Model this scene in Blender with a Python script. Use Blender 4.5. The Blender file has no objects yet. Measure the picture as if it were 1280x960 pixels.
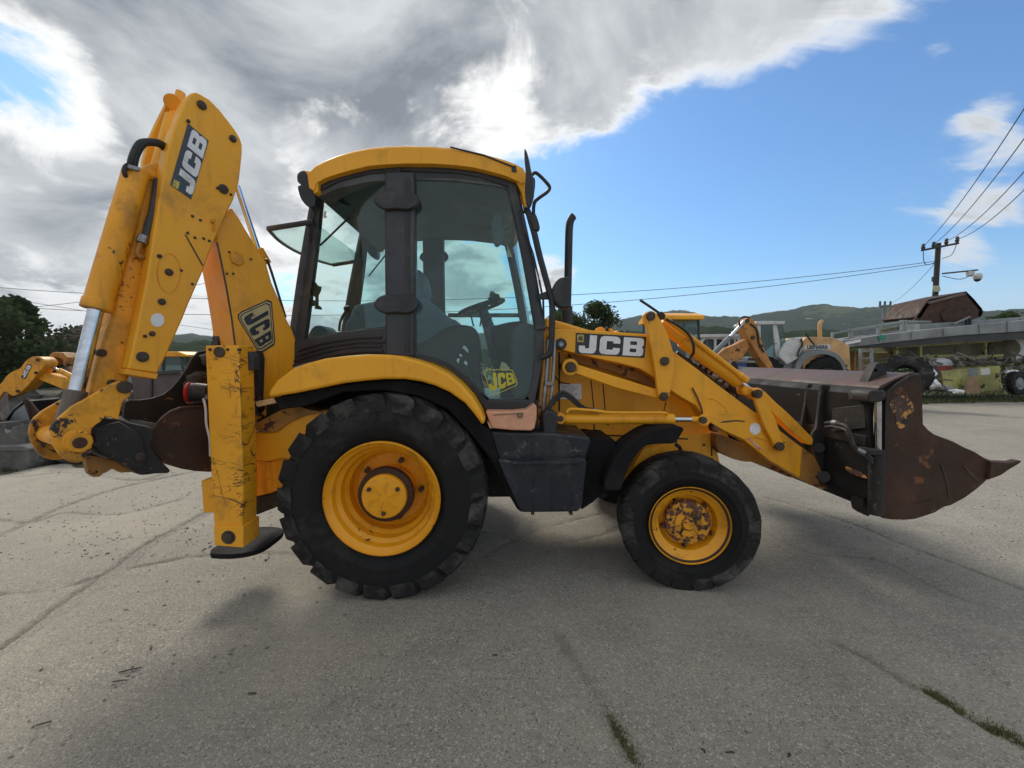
import bpy, bmesh, math, random
import numpy as np
from mathutils import Vector, Matrix, noise
from mathutils.geometry import tessellate_polygon
random.seed(7)
R = math.radians
scene = bpy.context.scene

# ------------------------------------------------------------------ camera
FPX, PITCH, CAMH = 530.0, R(3.46), 1.705
cam = bpy.data.cameras.new('camera'); cam_o = bpy.data.objects.new('camera', cam)
scene.collection.objects.link(cam_o); scene.camera = cam_o
cam.sensor_width = 36; cam.lens = 36*FPX/1280; cam.clip_end = 9000; cam.clip_start = .05
cam_o.location = (0, 0, CAMH); cam_o.rotation_euler = (R(90)-PITCH, 0, 0)
CAM = Vector((0, 0, CAMH))
FW = Vector((0, math.cos(PITCH), -math.sin(PITCH))); UP = Vector((0, math.sin(PITCH), math.cos(PITCH))); RT = Vector((1, 0, 0))
def ray(px, py): return FW*FPX + RT*(px-640) + UP*(480-py)
def G(px, py, z=0):
    d = ray(px, py); t = (z-CAMH)/d.z; return CAM + d*t

# ------------------------------------------------------------------ world: sky and clouds, and the sun
SUN_AZ, SUN_EL = R(-24), R(38)           # azimuth from +Y towards +X
scene.view_settings.view_transform = 'Standard'; scene.view_settings.look = 'None'
scene.view_settings.exposure = 0.50; scene.view_settings.gamma = 1
world = bpy.data.worlds.new('World'); scene.world = world; world.use_nodes = True
def build_world():
    nt = world.node_tree; N = nt.nodes; L = nt.links; N.clear()
    def n(t, **k):
        x = N.new(t)
        for a, b in k.items(): setattr(x, a, b)
        return x
    def val(x):
        return x
    def math_(op, a, b=None, c=None, clamp=False):
        m = n('ShaderNodeMath', operation=op, use_clamp=clamp)
        for i, v in enumerate((a, b, c)):
            if v is None: continue
            if isinstance(v, (int, float)): m.inputs[i].default_value = v
            else: L.new(v, m.inputs[i])
        return m.outputs[0]
    def vdot(v, vec):
        m = n('ShaderNodeVectorMath', operation='DOT_PRODUCT'); L.new(v, m.inputs[0]); m.inputs[1].default_value = vec
        return m.outputs['Value']
    def sstep(v, a, b, lo=0., hi=1.):
        m = n('ShaderNodeMapRange', interpolation_type='SMOOTHSTEP'); L.new(v, m.inputs['Value'])
        m.inputs['From Min'].default_value = a; m.inputs['From Max'].default_value = b
        m.inputs['To Min'].default_value = lo; m.inputs['To Max'].default_value = hi
        return m.outputs['Result']
    tc = n('ShaderNodeTexCoord'); D = tc.outputs['Generated']
    sep = n('ShaderNodeSeparateXYZ'); L.new(D, sep.inputs[0])
    # cloud layer coordinates (a flat layer overhead seen in perspective)
    zz = math_('ADD', math_('MAXIMUM', sep.outputs['Z'], 0.0), 0.32)
    cx = math_('DIVIDE', sep.outputs['X'], zz); cy = math_('DIVIDE', sep.outputs['Y'], zz)
    comb = n('ShaderNodeCombineXYZ'); L.new(cx, comb.inputs[0]); L.new(cy, comb.inputs[1])
    def fbm(scale, detail, rough, off, dist=0.0, stretch=(1, 1, 1), rot=0):
        mp = n('ShaderNodeMapping'); L.new(comb.outputs[0], mp.inputs[0])
        mp.inputs['Location'].default_value = off; mp.inputs['Scale'].default_value = stretch; mp.inputs['Rotation'].default_value = (0, 0, rot)
        t = n('ShaderNodeTexNoise'); L.new(mp.outputs[0], t.inputs['Vector'])
        t.inputs['Scale'].default_value = scale; t.inputs['Detail'].default_value = detail; t.inputs['Roughness'].default_value = rough
        t.inputs['Distortion'].default_value = dist
        return t.outputs['Fac']
    big = fbm(1.5, 5, .55, (3.1, 1.7, 0), .25)
    fine = fbm(4.2, 14, .64, (7.3, 2.2, 0), .45)
    shade = fbm(2.0, 9, .60, (0.7, 5.1, 0), .5)
    streak = fbm(2.6, 12, .60, (1.3, 9.2, 0), .5, (1.0, 2.6, 1), R(-38))
    d1 = math_('ADD', math_('MULTIPLY', math_('SUBTRACT', big, .5), 1.5), math_('MULTIPLY', math_('SUBTRACT', fine, .5), 1.9))
    # broad banks: one bank lies behind the line (690,182)-(1100,30) of the view, the west of the sky is cloudier
    r1 = ray(700, 190).normalized(); r2 = ray(1140, 10).normalized()
    nrm = r2.cross(r1).normalized()
    if nrm.dot(ray(600, 50)) < 0: nrm = -nrm
    bank = sstep(vdot(D, nrm), -.10, .12, -.42, .55)
    left = sstep(vdot(D, Vector((-1, .0, 0))), -.16, .16, 0, 1)
    lowl = math_('MULTIPLY', left, .55)
    bias = math_('MAXIMUM', bank, math_('SUBTRACT', lowl, .42))
    def blob(px, py, rad, amp):
        c = ray(px, py).normalized()
        return sstep(vdot(D, c), math.cos(rad), math.cos(rad*.2), 0, amp)
    for (px, py, rad, amp) in [(30, 95, .12, -.95), (330, 340, .08, -.25), (600, 345, .10, .36), (690, 345, .07, .42), (1275, 165, .10, .20), (1240, 290, .10, .20), (1180, 205, .12, .12),
                               (1172, 78, .04, .30), (1225, 130, .05, .22), (1075, 250, .035, .25), (862, 287, .03, .25), (1190, 225, .12, .20), (1200, 335, .06, .30), (1235, 262, .06, .22), (980, 60, .25, .10), (60, 200, .40, .25), (300, 60, .5, .30), (480, 330, .3, .18)]:
        bias = math_('ADD', bias, blob(px, py, rad, amp))
    st = math_('MULTIPLY', math_('SUBTRACT', streak, .5), 1.9)
    rightw = sstep(vdot(D, Vector((.8, .6, 0))), .55, .9, 0, 1)
    bias = math_('SUBTRACT', bias, math_('MULTIPLY', rightw, .05))
    d2 = math_('ADD', d1, math_('MULTIPLY', math_('SUBTRACT', st, d1), math_('MULTIPLY', rightw, .75)))
    dens = math_('ADD', d2, bias)
    mask = sstep(dens, -.13, .26)
    th_ = math_('ADD', math_('ADD', math_('MULTIPLY', d2, .9), math_('MULTIPLY', math_('SUBTRACT', shade, .5), 1.3)), math_('MULTIPLY', bias, .55))
    for (px, py, rad, amp) in [(70, 60, .20, -.20), (60, 170, .16, -.16), (400, 185, .15, -.30), (330, 260, .22, -.32), (600, 175, .16, -.22), (60, 340, .35, -.30), (20, 225, .14, .22), (250, 60, .35, .20), (470, 60, .3, .16)]:
        th_ = math_('ADD', th_, blob(px, py, rad, amp))
    thick = math_('MULTIPLY', sstep(th_, -.04, .40), sstep(dens, .05, .30))
    # brightness: lit thin edges, grey cores, glow round the sun's place
    sd = Vector((math.sin(SUN_AZ)*math.cos(SUN_EL), math.cos(SUN_AZ)*math.cos(SUN_EL), math.sin(SUN_EL)))
    sund = vdot(D, sd)
    nearsun = sstep(sund, .35, .95)
    back = sstep(sund, .1, -.7)                     # clouds opposite the sun are lit on the side we see
    core = n('ShaderNodeMix', data_type='RGBA'); L.new(shade, core.inputs['Factor'])
    core.inputs['A'].default_value = (.165, .185, .215, 1); core.inputs['B'].default_value = (.50, .52, .54, 1)
    mshade = n('ShaderNodeMapRange'); L.new(shade, mshade.inputs['Value']); mshade.inputs['From Min'].default_value = .36; mshade.inputs['From Max'].default_value = .64
    L.new(mshade.outputs[0], core.inputs['Factor'])
    litc = n('ShaderNodeMix', data_type='RGBA'); L.new(nearsun, litc.inputs['Factor'])
    litc.inputs['A'].default_value = (.56, .59, .63, 1); litc.inputs['B'].default_value = (.76, .76, .755, 1)
    thick2 = math_('MULTIPLY', thick, math_('SUBTRACT', 1.0, math_('MULTIPLY', back, .75)))
    cl = n('ShaderNodeMix', data_type='RGBA'); L.new(thick2, cl.inputs['Factor']); L.new(litc.outputs['Result'], cl.inputs['A']); L.new(core.outputs['Result'], cl.inputs['B'])
    sky = n('ShaderNodeTexSky', sky_type='NISHITA', sun_disc=False)
    sky.sun_elevation = SUN_EL; sky.sun_rotation = SUN_AZ; sky.air_density = 1.0; sky.dust_density = .6; sky.ozone_density = 1.6
    SK = .088
    sc = n('ShaderNodeMix', data_type='RGBA', blend_type='MULTIPLY'); sc.inputs['Factor'].default_value = 1
    L.new(sky.outputs[0], sc.inputs['A']); sc.inputs['B'].default_value = (.70, 1.06, 1.34, 1)
    up = n('ShaderNodeMix', data_type='RGBA', blend_type='MULTIPLY'); up.inputs['Factor'].default_value = 1
    L.new(cl.outputs['Result'], up.inputs['A']); up.inputs['B'].default_value = (1/SK, 1/SK, 1/SK, 1)
    fin = n('ShaderNodeMix', data_type='RGBA'); L.new(mask, fin.inputs['Factor'])
    L.new(sc.outputs['Result'], fin.inputs['A']); L.new(up.outputs['Result'], fin.inputs['B'])
    hz = n('ShaderNodeMix', data_type='RGBA'); L.new(sstep(sep.outputs['Z'], .20, -.01, 0, .85), hz.inputs['Factor'])
    L.new(sc.outputs['Result'], hz.inputs['A']); hz.inputs['B'].default_value = (.47/SK, .62/SK, .76/SK, 1)
    L.new(hz.outputs['Result'], fin.inputs['A'])
    bg = n('ShaderNodeBackground'); L.new(fin.outputs['Result'], bg.inputs[0]); bg.inputs[1].default_value = SK
    out = n('ShaderNodeOutputWorld'); L.new(bg.outputs[0], out.inputs[0])
    return sd
SUND = build_world()
sun = bpy.data.lights.new('sun', 'SUN'); sun_o = bpy.data.objects.new('sun', sun); scene.collection.objects.link(sun_o)
sun.energy = 1.8; sun.angle = R(17); sun.color = (1, .94, .84)
sun_o.rotation_euler = SUND.to_track_quat('Z', 'Y').to_euler()
sun_o.location = (-10, 20, 30)

# ------------------------------------------------------------------ mesh helpers
class MB:
    def __init__(s): s.v = []; s.f = []
    def add(s, vs, fs):
        o = len(s.v); s.v += [Vector(x) for x in vs]; s.f += [tuple(i+o for i in f) for f in fs]; return s
    def prism(s, pts, e, holes=()):
        loops = [list(pts)] + [list(h) for h in holes]; e = Vector(e)
        flat = [Vector(p) for l in loops for p in l]; n = len(flat)
        if holes: tr = [tuple(t) for t in tessellate_polygon(loops)]
        else: tr = [tuple(range(n))]
        fs = [t for t in tr] + [tuple(i+n for i in reversed(t)) for t in tr]
        o = 0
        for l in loops:
            m = len(l)
            for i in range(m): a = o+i; b = o+(i+1) % m; fs.append((a, a+n, b+n, b))
            o += m
        return s.add(flat + [p+e for p in flat], fs)
    def box(s, a, b, M=None):
        x0, y0, z0 = a; x1, y1, z1 = b
        vs = [Vector(p) for p in ((x0,y0,z0),(x1,y0,z0),(x1,y1,z0),(x0,y1,z0),(x0,y0,z1),(x1,y0,z1),(x1,y1,z1),(x0,y1,z1))]
        if M: vs = [M @ p for p in vs]
        return s.add(vs, [(0,3,2,1),(4,5,6,7),(0,1,5,4),(1,2,6,5),(2,3,7,6),(3,0,4,7)])
    def cyl(s, p0, p1, r, r1=None, n=20, cap=True):
        p0 = Vector(p0); p1 = Vector(p1); r1 = r if r1 is None else r1
        d = (p1-p0).normalized(); a = d.orthogonal().normalized(); b = d.cross(a)
        vs = []
        for p, rr in ((p0, r), (p1, r1)):
            for i in range(n):
                t = 2*math.pi*i/n; vs.append(p + (a*math.cos(t)+b*math.sin(t))*rr)
        fs = [(i, (i+1) % n, n+(i+1) % n, n+i) for i in range(n)]
        if cap: fs += [tuple(range(n-1, -1, -1)), tuple(range(n, 2*n))]
        return s.add(vs, fs)
    def lathe(s, c, axis, prof, n=64, closed=False, ang=2*math.pi):
        """prof: (radius, offset along axis)"""
        c = Vector(c); ax = Vector(axis).normalized(); a = ax.orthogonal().normalized() if abs(ax.z) > .9 else ax.cross(Vector((0,0,1))).normalized(); b = ax.cross(a)
        m = len(prof); vs = []
        for i in range(n):
            t = ang*i/n; d = a*math.cos(t)+b*math.sin(t)
            for (r, o) in prof: vs.append(c + d*r + ax*o)
        fs = []
        for i in range(n):
            j = (i+1) % n
            for k in range(m if closed else m-1):
                l = (k+1) % m; fs.append((i*m+k, j*m+k, j*m+l, i*m+l))
        return s.add(vs, fs)
    def tube(s, pts, r, n=8, sub=5):
        P = smooth(pts, sub) if sub > 1 and len(pts) > 2 else [Vector(p) for p in pts]
        vs = []; prev = None
        for i, p in enumerate(P):
            d = (P[min(i+1, len(P)-1)] - P[max(i-1, 0)]).normalized()
            if prev is None: a = d.orthogonal().normalized()
            else: a = (prev - d*prev.dot(d)).normalized()
            prev = a; b = d.cross(a)
            rr = r(i/(len(P)-1)) if callable(r) else r
            for k in range(n):
                t = 2*math.pi*k/n; vs.append(p + (a*math.cos(t)+b*math.sin(t))*rr)
        fs = []
        for i in range(len(P)-1):
            for k in range(n): fs.append((i*n+k, i*n+(k+1) % n, (i+1)*n+(k+1) % n, (i+1)*n+k))
        fs += [tuple(range(n-1, -1, -1)), tuple((len(P)-1)*n+k for k in range(n))]
        return s.add(vs, fs)
    def mirror(s):
        m = MB(); m.v = [Vector((v.x, -v.y, v.z)) for v in s.v]; m.f = [tuple(reversed(f)) for f in s.f]; return m
    def build(s, name, mat, parent, bevel=0, seg=2, label=None, sharp=35, kind=None, recalc=True):
        me = bpy.data.meshes.new(name); me.from_pydata([tuple(v) for v in s.v], [], s.f)
        if recalc:
            bm = bmesh.new(); bm.from_mesh(me); bmesh.ops.recalc_face_normals(bm, faces=bm.faces); bm.to_mesh(me); bm.free()
        me.polygons.foreach_set('use_smooth', [True]*len(me.polygons)); me.set_sharp_from_angle(angle=R(sharp))
        mats = mat if isinstance(mat, (list, tuple)) else [mat]
        for m in mats: me.materials.append(m)
        o = bpy.data.objects.new(name, me); scene.collection.objects.link(o)
        par = parent.root if isinstance(parent, Thing) else parent
        if par is not None: o.parent = par
        if label: o['label'] = label
        if kind: o['kind'] = kind
        if bevel:
            b = o.modifiers.new('bevel', 'BEVEL'); b.width = bevel; b.segments = seg; b.limit_method = 'ANGLE'; b.angle_limit = R(38); b.harden_normals = False
        return o
def smooth(pts, sub=5, closed=False):
    P = [Vector(p) for p in pts]; n = len(P); out = []
    rng = range(n) if closed else range(n-1)
    for i in rng:
        if closed: p0, p1, p2, p3 = P[i-1], P[i], P[(i+1) % n], P[(i+2) % n]
        else: p0, p1, p2, p3 = P[max(i-1,0)], P[i], P[i+1], P[min(i+2,n-1)]
        for k in range(sub):
            t = k/sub
            out.append(.5*((2*p1)+(p2-p0)*t+(2*p0-5*p1+4*p2-p3)*t*t+(3*p1-p0-3*p2+p3)*t**3))
    if not closed: out.append(P[-1])
    return out
def sm2(pts, sub=4, closed=True): return [(p.x, p.y) for p in smooth([(a, b, 0) for a, b in pts], sub, closed)]
class Thing:
    def __init__(s, name, label, cat, loc=(0,0,0), rz=0, group=None, scale=1):
        s.M = Matrix.Translation(Vector(loc)) @ Matrix.Rotation(rz, 4, 'Z')
        s.I = s.M.inverted()
        o = bpy.data.objects.new(name, None); scene.collection.objects.link(o); s.root = o
        o.empty_display_size = .2
        o.location = loc; o.rotation_euler = (0, 0, rz)
        o['label'] = label; o['category'] = cat
        if group: o['group'] = group
class Frame:
    """a plane in a thing's own space; P() gives the point of that plane on a sight line"""
    def __init__(s, th, o=(0,0,0), n=(0,1,0), e=None):
        s.t = th; s.o = Vector(o); s.n = Vector(n).normalized(); s.e = Vector(e).normalized() if e else s.n
        I = th.I if th else Matrix.Identity(4)
        s.c = I @ CAM; s.R = I.to_3x3()
    def P(s, px, py, w=0):
        d = s.R @ ray(px, py); o = s.o + s.e*w
        t = (o - s.c).dot(s.n)/d.dot(s.n); return s.c + d*t
    def poly(s, pts, w): return [s.P(x, y, w) for x, y in pts]
    def px(s, r, px, py, w):     # pixel radius -> metres at that depth
        return (s.P(px+r, py, w)-s.P(px, py, w)).length
    def slab(s, pts, w0, w1, holes=(), mb=None):
        mb = mb or MB(); return mb.prism(s.poly(pts, w0), s.e*(w1-w0), [s.poly(h, w0) for h in holes])
GL = {'J': ([(.5,1),(.85,1),(.85,.2),(.79,.06),(.68,0),(.17,0),(.05,.05),(0,.16),(0,.4),(.3,.4),(.3,.27),(.5,.27)], [], .85),
      'C': ([(.2,0),(.8,0),(.94,.06),(1,.2),(1,.38),(.66,.38),(.66,.27),(.34,.27),(.34,.73),(.66,.73),(.66,.62),(1,.62),(1,.8),(.94,.94),(.8,1),(.2,1),(.06,.94),(0,.8),(0,.2),(.06,.06)], [], 1),
      'B': ([(0,0),(.84,0),(.96,.05),(1,.15),(1,.38),(.91,.5),(1,.62),(1,.85),(.96,.95),(.84,1),(0,1)], [[(.33,.2),(.66,.2),(.66,.4),(.33,.4)],[(.33,.6),(.66,.6),(.66,.8),(.33,.8)]], 1)}
def text_quad(fr, w, th, quad, txt, gap=.13, shrink=None):
    """quad px: bottom-left, bottom-right, top-right, top-left of the word"""
    tot = sum(GL[c][2] for c in txt) + gap*(len(txt)-1); mb = MB(); u0 = 0
    bl, br, tr, tl = [Vector((a, b)) for a, b in quad]
    def mp(u, v): p = (bl*(1-u)+br*u)*(1-v) + (tl*(1-u)+tr*u)*v; return (p.x, p.y)
    for c in txt:
        o, hs, wd = GL[c]
        f = lambda q: [mp((u0+x)/tot, y) for x, y in q]
        fr.slab(f(o), w, w+th, [f(h) for h in hs], mb); u0 += wd+gap
    return mb

# ------------------------------------------------------------------ materials
MATS = {}
def newmat(name):
    m = bpy.data.materials.new(name); m.use_nodes = True; m.node_tree.nodes.clear(); MATS[name] = m
    nt = m.node_tree
    def n(t, **k):
        x = nt.nodes.new(t)
        for a, b in k.items(): setattr(x, a, b)
        return x
    return m, nt, n, nt.links.new
def setv(node, **k):
    for a, b in k.items(): node.inputs[a.replace('_', ' ')].default_value = b
def c4(c): return (c[0], c[1], c[2], 1)
def surf(name, base, dirt=None, dirt_amt=.35, dscale=2.5, chip=None, chip_amt=.0, cscale=18, rough=.45, rvar=.15, metal=0, bump=.15, bscale=60, var=.12,
         scratch=None, spec=.5, seed=0, fold=0, coord='Object', runs=0):
    """painted / rusty / dusty surface: tone variation, dirt in patches, chips through the paint, fine relief"""
    m, nt, n, L = newmat(name)
    tc = n('ShaderNodeTexCoord'); mp = n('ShaderNodeMapping'); L(tc.outputs[coord], mp.inputs[0]); mp.inputs['Location'].default_value = (seed*3.7, seed*1.3, seed*2.1)
    V = mp.outputs[0]
    def nz(sc, det=6, ro=.6, dist=0, vec=V):
        t = n('ShaderNodeTexNoise'); L(vec, t.inputs['Vector']); setv(t, Scale=sc, Detail=det, Roughness=ro, Distortion=dist); return t.outputs['Fac']
    def rng(v, a, b, lo=0, hi=1):
        r = n('ShaderNodeMapRange'); L(v, r.inputs[0]); setv(r, From_Min=a, From_Max=b, To_Min=lo, To_Max=hi); return r.outputs[0]
    def mix(f, a, b):
        x = n('ShaderNodeMix', data_type='RGBA')
        if isinstance(f, (int, float)): x.inputs['Factor'].default_value = f
        else: L(f, x.inputs['Factor'])
        for k, s_ in (('A', a), ('B', b)):
            if isinstance(s_, tuple): x.inputs[k].default_value = c4(s_)
            else: L(s_, x.inputs[k])
        return x.outputs['Result']
    lo = tuple(c*(1-var) for c in base); hi = tuple(min(c*(1+var), .95) for c in base)
    col = mix(rng(nz(dscale*.7, 4), .3, .7), lo, hi)
    bh = nz(bscale, 4)
    if dirt:
        a = nz(dscale, 9, .68, .3)
        col = mix(rng(a, .60-dirt_amt*.35, .80-dirt_amt*.2, 0, .85), col, dirt)
        # speckle of dust
        col = mix(rng(nz(cscale*3.1, 4, .7), .60, .74, 0, .35*min(1, dirt_amt*2)), col, dirt)
    if runs:
        m3 = n('ShaderNodeMapping'); L(tc.outputs[coord], m3.inputs[0]); m3.inputs['Scale'].default_value = (11, 11, .9)
        col = mix(rng(nz(1.6, 6, .65, .2, m3.outputs[0]), .54, .74, 0, runs), col, dirt)
    chipf = None
    if chip and chip_amt > 0:
        b = nz(cscale, 8, .72, .4); c2 = nz(dscale*1.7, 3)
        mul = n('ShaderNodeMath', operation='MULTIPLY'); L(b, mul.inputs[0]); L(rng(c2, .35, .65, .75, 1.15), mul.inputs[1])
        th = .70-chip_amt*.22
        chipf = rng(mul.outputs[0], th, th+.02)
        col = mix(chipf, col, chip)
    if scratch:
        for (sx, sy, sz, wd, sc) in scratch[1]:
            m2 = n('ShaderNodeMapping'); L(tc.outputs[coord], m2.inputs[0]); m2.inputs['Scale'].default_value = (sx, sy, sz)
            a = nz(sc, 3, .55, .6, m2.outputs[0])
            s1 = n('ShaderNodeMath', operation='SUBTRACT'); L(a, s1.inputs[0]); s1.inputs[1].default_value = .5
            s2 = n('ShaderNodeMath', operation='ABSOLUTE'); L(s1.outputs[0], s2.inputs[0])
            gate = rng(nz(3.1, 3, .5, 0), .50, .60)
            f = n('ShaderNodeMath', operation='MULTIPLY'); L(rng(s2.outputs[0], wd, wd*.4), f.inputs[0]); L(gate, f.inputs[1])
            col = mix(f.outputs[0], col, scratch[0])
    b = n('ShaderNodeBsdfPrincipled'); L(col, b.inputs['Base Color'])
    setv(b, Metallic=metal); b.inputs['Specular IOR Level'].default_value = spec
    L(rng(nz(dscale*2.3, 6), .3, .7, max(.05, rough-rvar), min(1, rough+rvar)), b.inputs['Roughness'])
    if bump:
        bp = n('ShaderNodeBump'); bp.inputs['Strength'].default_value = bump; bp.inputs['Distance'].default_value = .01 if not fold else fold
        if chipf is not None:
            ad = n('ShaderNodeMath', operation='SUBTRACT'); L(bh, ad.inputs[0]); L(chipf, ad.inputs[1]); L(ad.outputs[0], bp.inputs['Height'])
        else: L(bh, bp.inputs['Height'])
        L(bp.outputs[0], b.inputs['Normal'])
    o = n('ShaderNodeOutputMaterial'); L(b.outputs[0], o.inputs[0]); return m
def glassmat(name, tint, refl=.04, dust=.04):
    m, nt, n, L = newmat(name)
    tr = n('ShaderNodeBsdfTransparent'); tr.inputs[0].default_value = c4(tint)
    gl = n('ShaderNodeBsdfGlossy'); gl.inputs['Roughness'].default_value = .03; gl.inputs['Color'].default_value = (.9, .95, .95, 1)
    lw = n('ShaderNodeLayerWeight'); lw.inputs[0].default_value = .5; pw = n('ShaderNodeMath', operation='POWER'); L(lw.outputs['Facing'], pw.inputs[0]); pw.inputs[1].default_value = 5
    fr = n('ShaderNodeMath', operation='MULTIPLY_ADD'); L(pw.outputs[0], fr.inputs[0]); fr.inputs[1].default_value = .9; fr.inputs[2].default_value = refl
    df = n('ShaderNodeBsdfDiffuse'); df.inputs[0].default_value = (.5, .55, .52, 1)
    m1 = n('ShaderNodeMixShader'); L(fr.outputs[0], m1.inputs[0]); L(tr.outputs[0], m1.inputs[1]); L(gl.outputs[0], m1.inputs[2])
    tc = n('ShaderNodeTexCoord'); nz = n('ShaderNodeTexNoise'); L(tc.outputs['Object'], nz.inputs['Vector']); setv(nz, Scale=2.2, Detail=8, Roughness=.65)
    rg = n('ShaderNodeMapRange'); L(nz.outputs['Fac'], rg.inputs[0]); setv(rg, From_Min=.35, From_Max=.75, To_Min=dust*.4, To_Max=dust*2.2)
    m2 = n('ShaderNodeMixShader'); L(rg.outputs[0], m2.inputs[0]); L(m1.outputs[0], m2.inputs[1]); L(df.outputs[0], m2.inputs[2])
    o = n('ShaderNodeOutputMaterial'); L(m2.outputs[0], o.inputs[0]); return m
RUST = (.075, .030, .016); GRIME = (.10, .06, .03)
YEL = surf('yellow_paint', (.92, .40, .014), (.30, .14, .03), .10, 1.9, (.12, .045, .015), .0, 46, rough=.46, bump=.08, var=.11, runs=.34)
YELW = surf('worn_yellow_paint', (.86, .365, .015), GRIME, .28, 2.6, (.10, .04, .015), .24, 30, rough=.5, bump=.12, var=.12, seed=1, runs=.45)
YELS = surf('scratched_yellow_paint', (.90, .39, .015), GRIME, .14, 3, (.10, .04, .02), .06, 24, rough=.48, bump=.12, seed=2,
            scratch=((.12, .05, .02), [(1.2, 1, 4, .011, 1.5), (5, 1, 1.2, .009, 1.3), (2.5, 1, 7, .008, 2.0)]))
YELG = surf('greasy_worn_yellow_paint', (.86, .37, .015), (.035, .025, .018), .55, 5, (.03, .022, .018), .72, 13, rough=.5, bump=.15, seed=60)
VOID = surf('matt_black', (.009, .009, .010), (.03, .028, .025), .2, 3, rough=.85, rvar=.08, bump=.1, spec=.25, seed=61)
YELR = surf('rim_yellow_paint', (.86, .37, .010), GRIME, .16, 3.2, (.16, .06, .02), .22, 26, rough=.38, bump=.06, seed=3)
YBROWN = surf('grime_and_shade_yellow_paint', (.42, .19, .03), (.10, .05, .03), .5, 2.4, RUST, .6, 12, rough=.6, bump=.12, seed=4)
DRK = surf('black_plastic', (.018, .019, .022), (.09, .085, .08), .2, 3, rough=.45, bump=.1, bscale=90, seed=5)
DRKG = surf('dark_grey_trim', (.035, .038, .045), (.12, .11, .10), .2, 3, rough=.5, bump=.06, seed=6)
NAVY = surf('blue_black_steel', (.011, .014, .023), (.07, .065, .06), .22, 3.5, (.09, .09, .10), .30, 34, rough=.42, bump=.15, seed=7)
RUB = surf('tyre_rubber', (.013, .013, .0135), (.07, .065, .058), .16, 2.3, rough=.82, rvar=.1, bump=.3, bscale=45, seed=8, spec=.3)
RUBT = surf('worn_tyre_tread', (.018, .0175, .017), (.14, .13, .12), .34, 4, rough=.85, rvar=.1, bump=.4, bscale=40, seed=9, spec=.3)
BLK = surf('grimy_black_steel', (.017, .016, .016), (.06, .04, .03), .30, 4, (.20, .11, .05), .22, 20, rough=.68, rvar=.1, bump=.3, bscale=26, seed=10)
RST = surf('rusty_brown_steel', (.070, .034, .020), (.030, .020, .016), .6, 2.6, (.19, .075, .03), .40, 16, rough=.66, bump=.45, bscale=30, seed=11, var=.25, spec=.3)
RSTY = surf('rust_with_old_yellow_paint', (.085, .040, .030), (.035, .022, .020), .4, 3, (.55, .27, .06), .95, 20, rough=.7, bump=.35, seed=12)
CHR = surf('chrome_rod', (.62, .66, .72), (.25, .25, .27), .3, 5, rough=.16, rvar=.07, metal=1, bump=.02, seed=13)
PIN = surf('greasy_pin', (.085, .062, .045), (.035, .026, .02), .6, 20, rough=.45, metal=.4, bump=.3, seed=14)
HOSE = surf('black_hose', (.014, .014, .015), (.07, .06, .05), .3, 9, rough=.5, bump=.1, seed=15)
STL = surf('bare_steel', (.34, .35, .36), (.12, .09, .07), .4, 8, rough=.4, metal=.8, bump=.1, seed=16)
WHT = surf('white_decal', (.78, .79, .80), (.35, .30, .25), .15, 6, rough=.4, bump=.02, var=.04, seed=17)
CREAM = surf('cream_decal', (.52, .42, .20), (.2, .15, .08), .25, 8, rough=.45, bump=.02, seed=18)
BLKD = surf('black_decal', (.018, .02, .026), (.08, .06, .05), .15, 8, rough=.35, bump=.01, seed=19)
OLV = surf('yellow_glass_decal', (.50, .46, .03), None, 0, rough=.4, bump=.01, seed=20)
REDL = surf('red_lens', (.45, .02, .015), None, 0, rough=.2, bump=0)
PEACH = surf('faded_peach_plastic', (.72, .36, .22), (.35, .20, .12), .22, 3, rough=.5, bump=.06, seed=21)
SEAT = surf('blue_grey_cover', (.13, .18, .22), (.25, .27, .28), .3, 3, rough=.85, bump=.5, bscale=9, fold=.03, seed=22)
LINER = surf('grey_headliner', (.11, .118, .125), (.03, .03, .03), .3, 2, rough=.8, bump=.1, seed=23)
GLS = glassmat('tinted_cab_glass', (.80, .91, .90), refl=.03, dust=.005)
GLSB = glassmat('far_machine_glass', (.38, .52, .55), dust=.06)
REDW = surf('red_white_sticker', (.62, .55, .52), (.6, .04, .03), .8, 30, rough=.4, bump=.02, seed=24)

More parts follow.
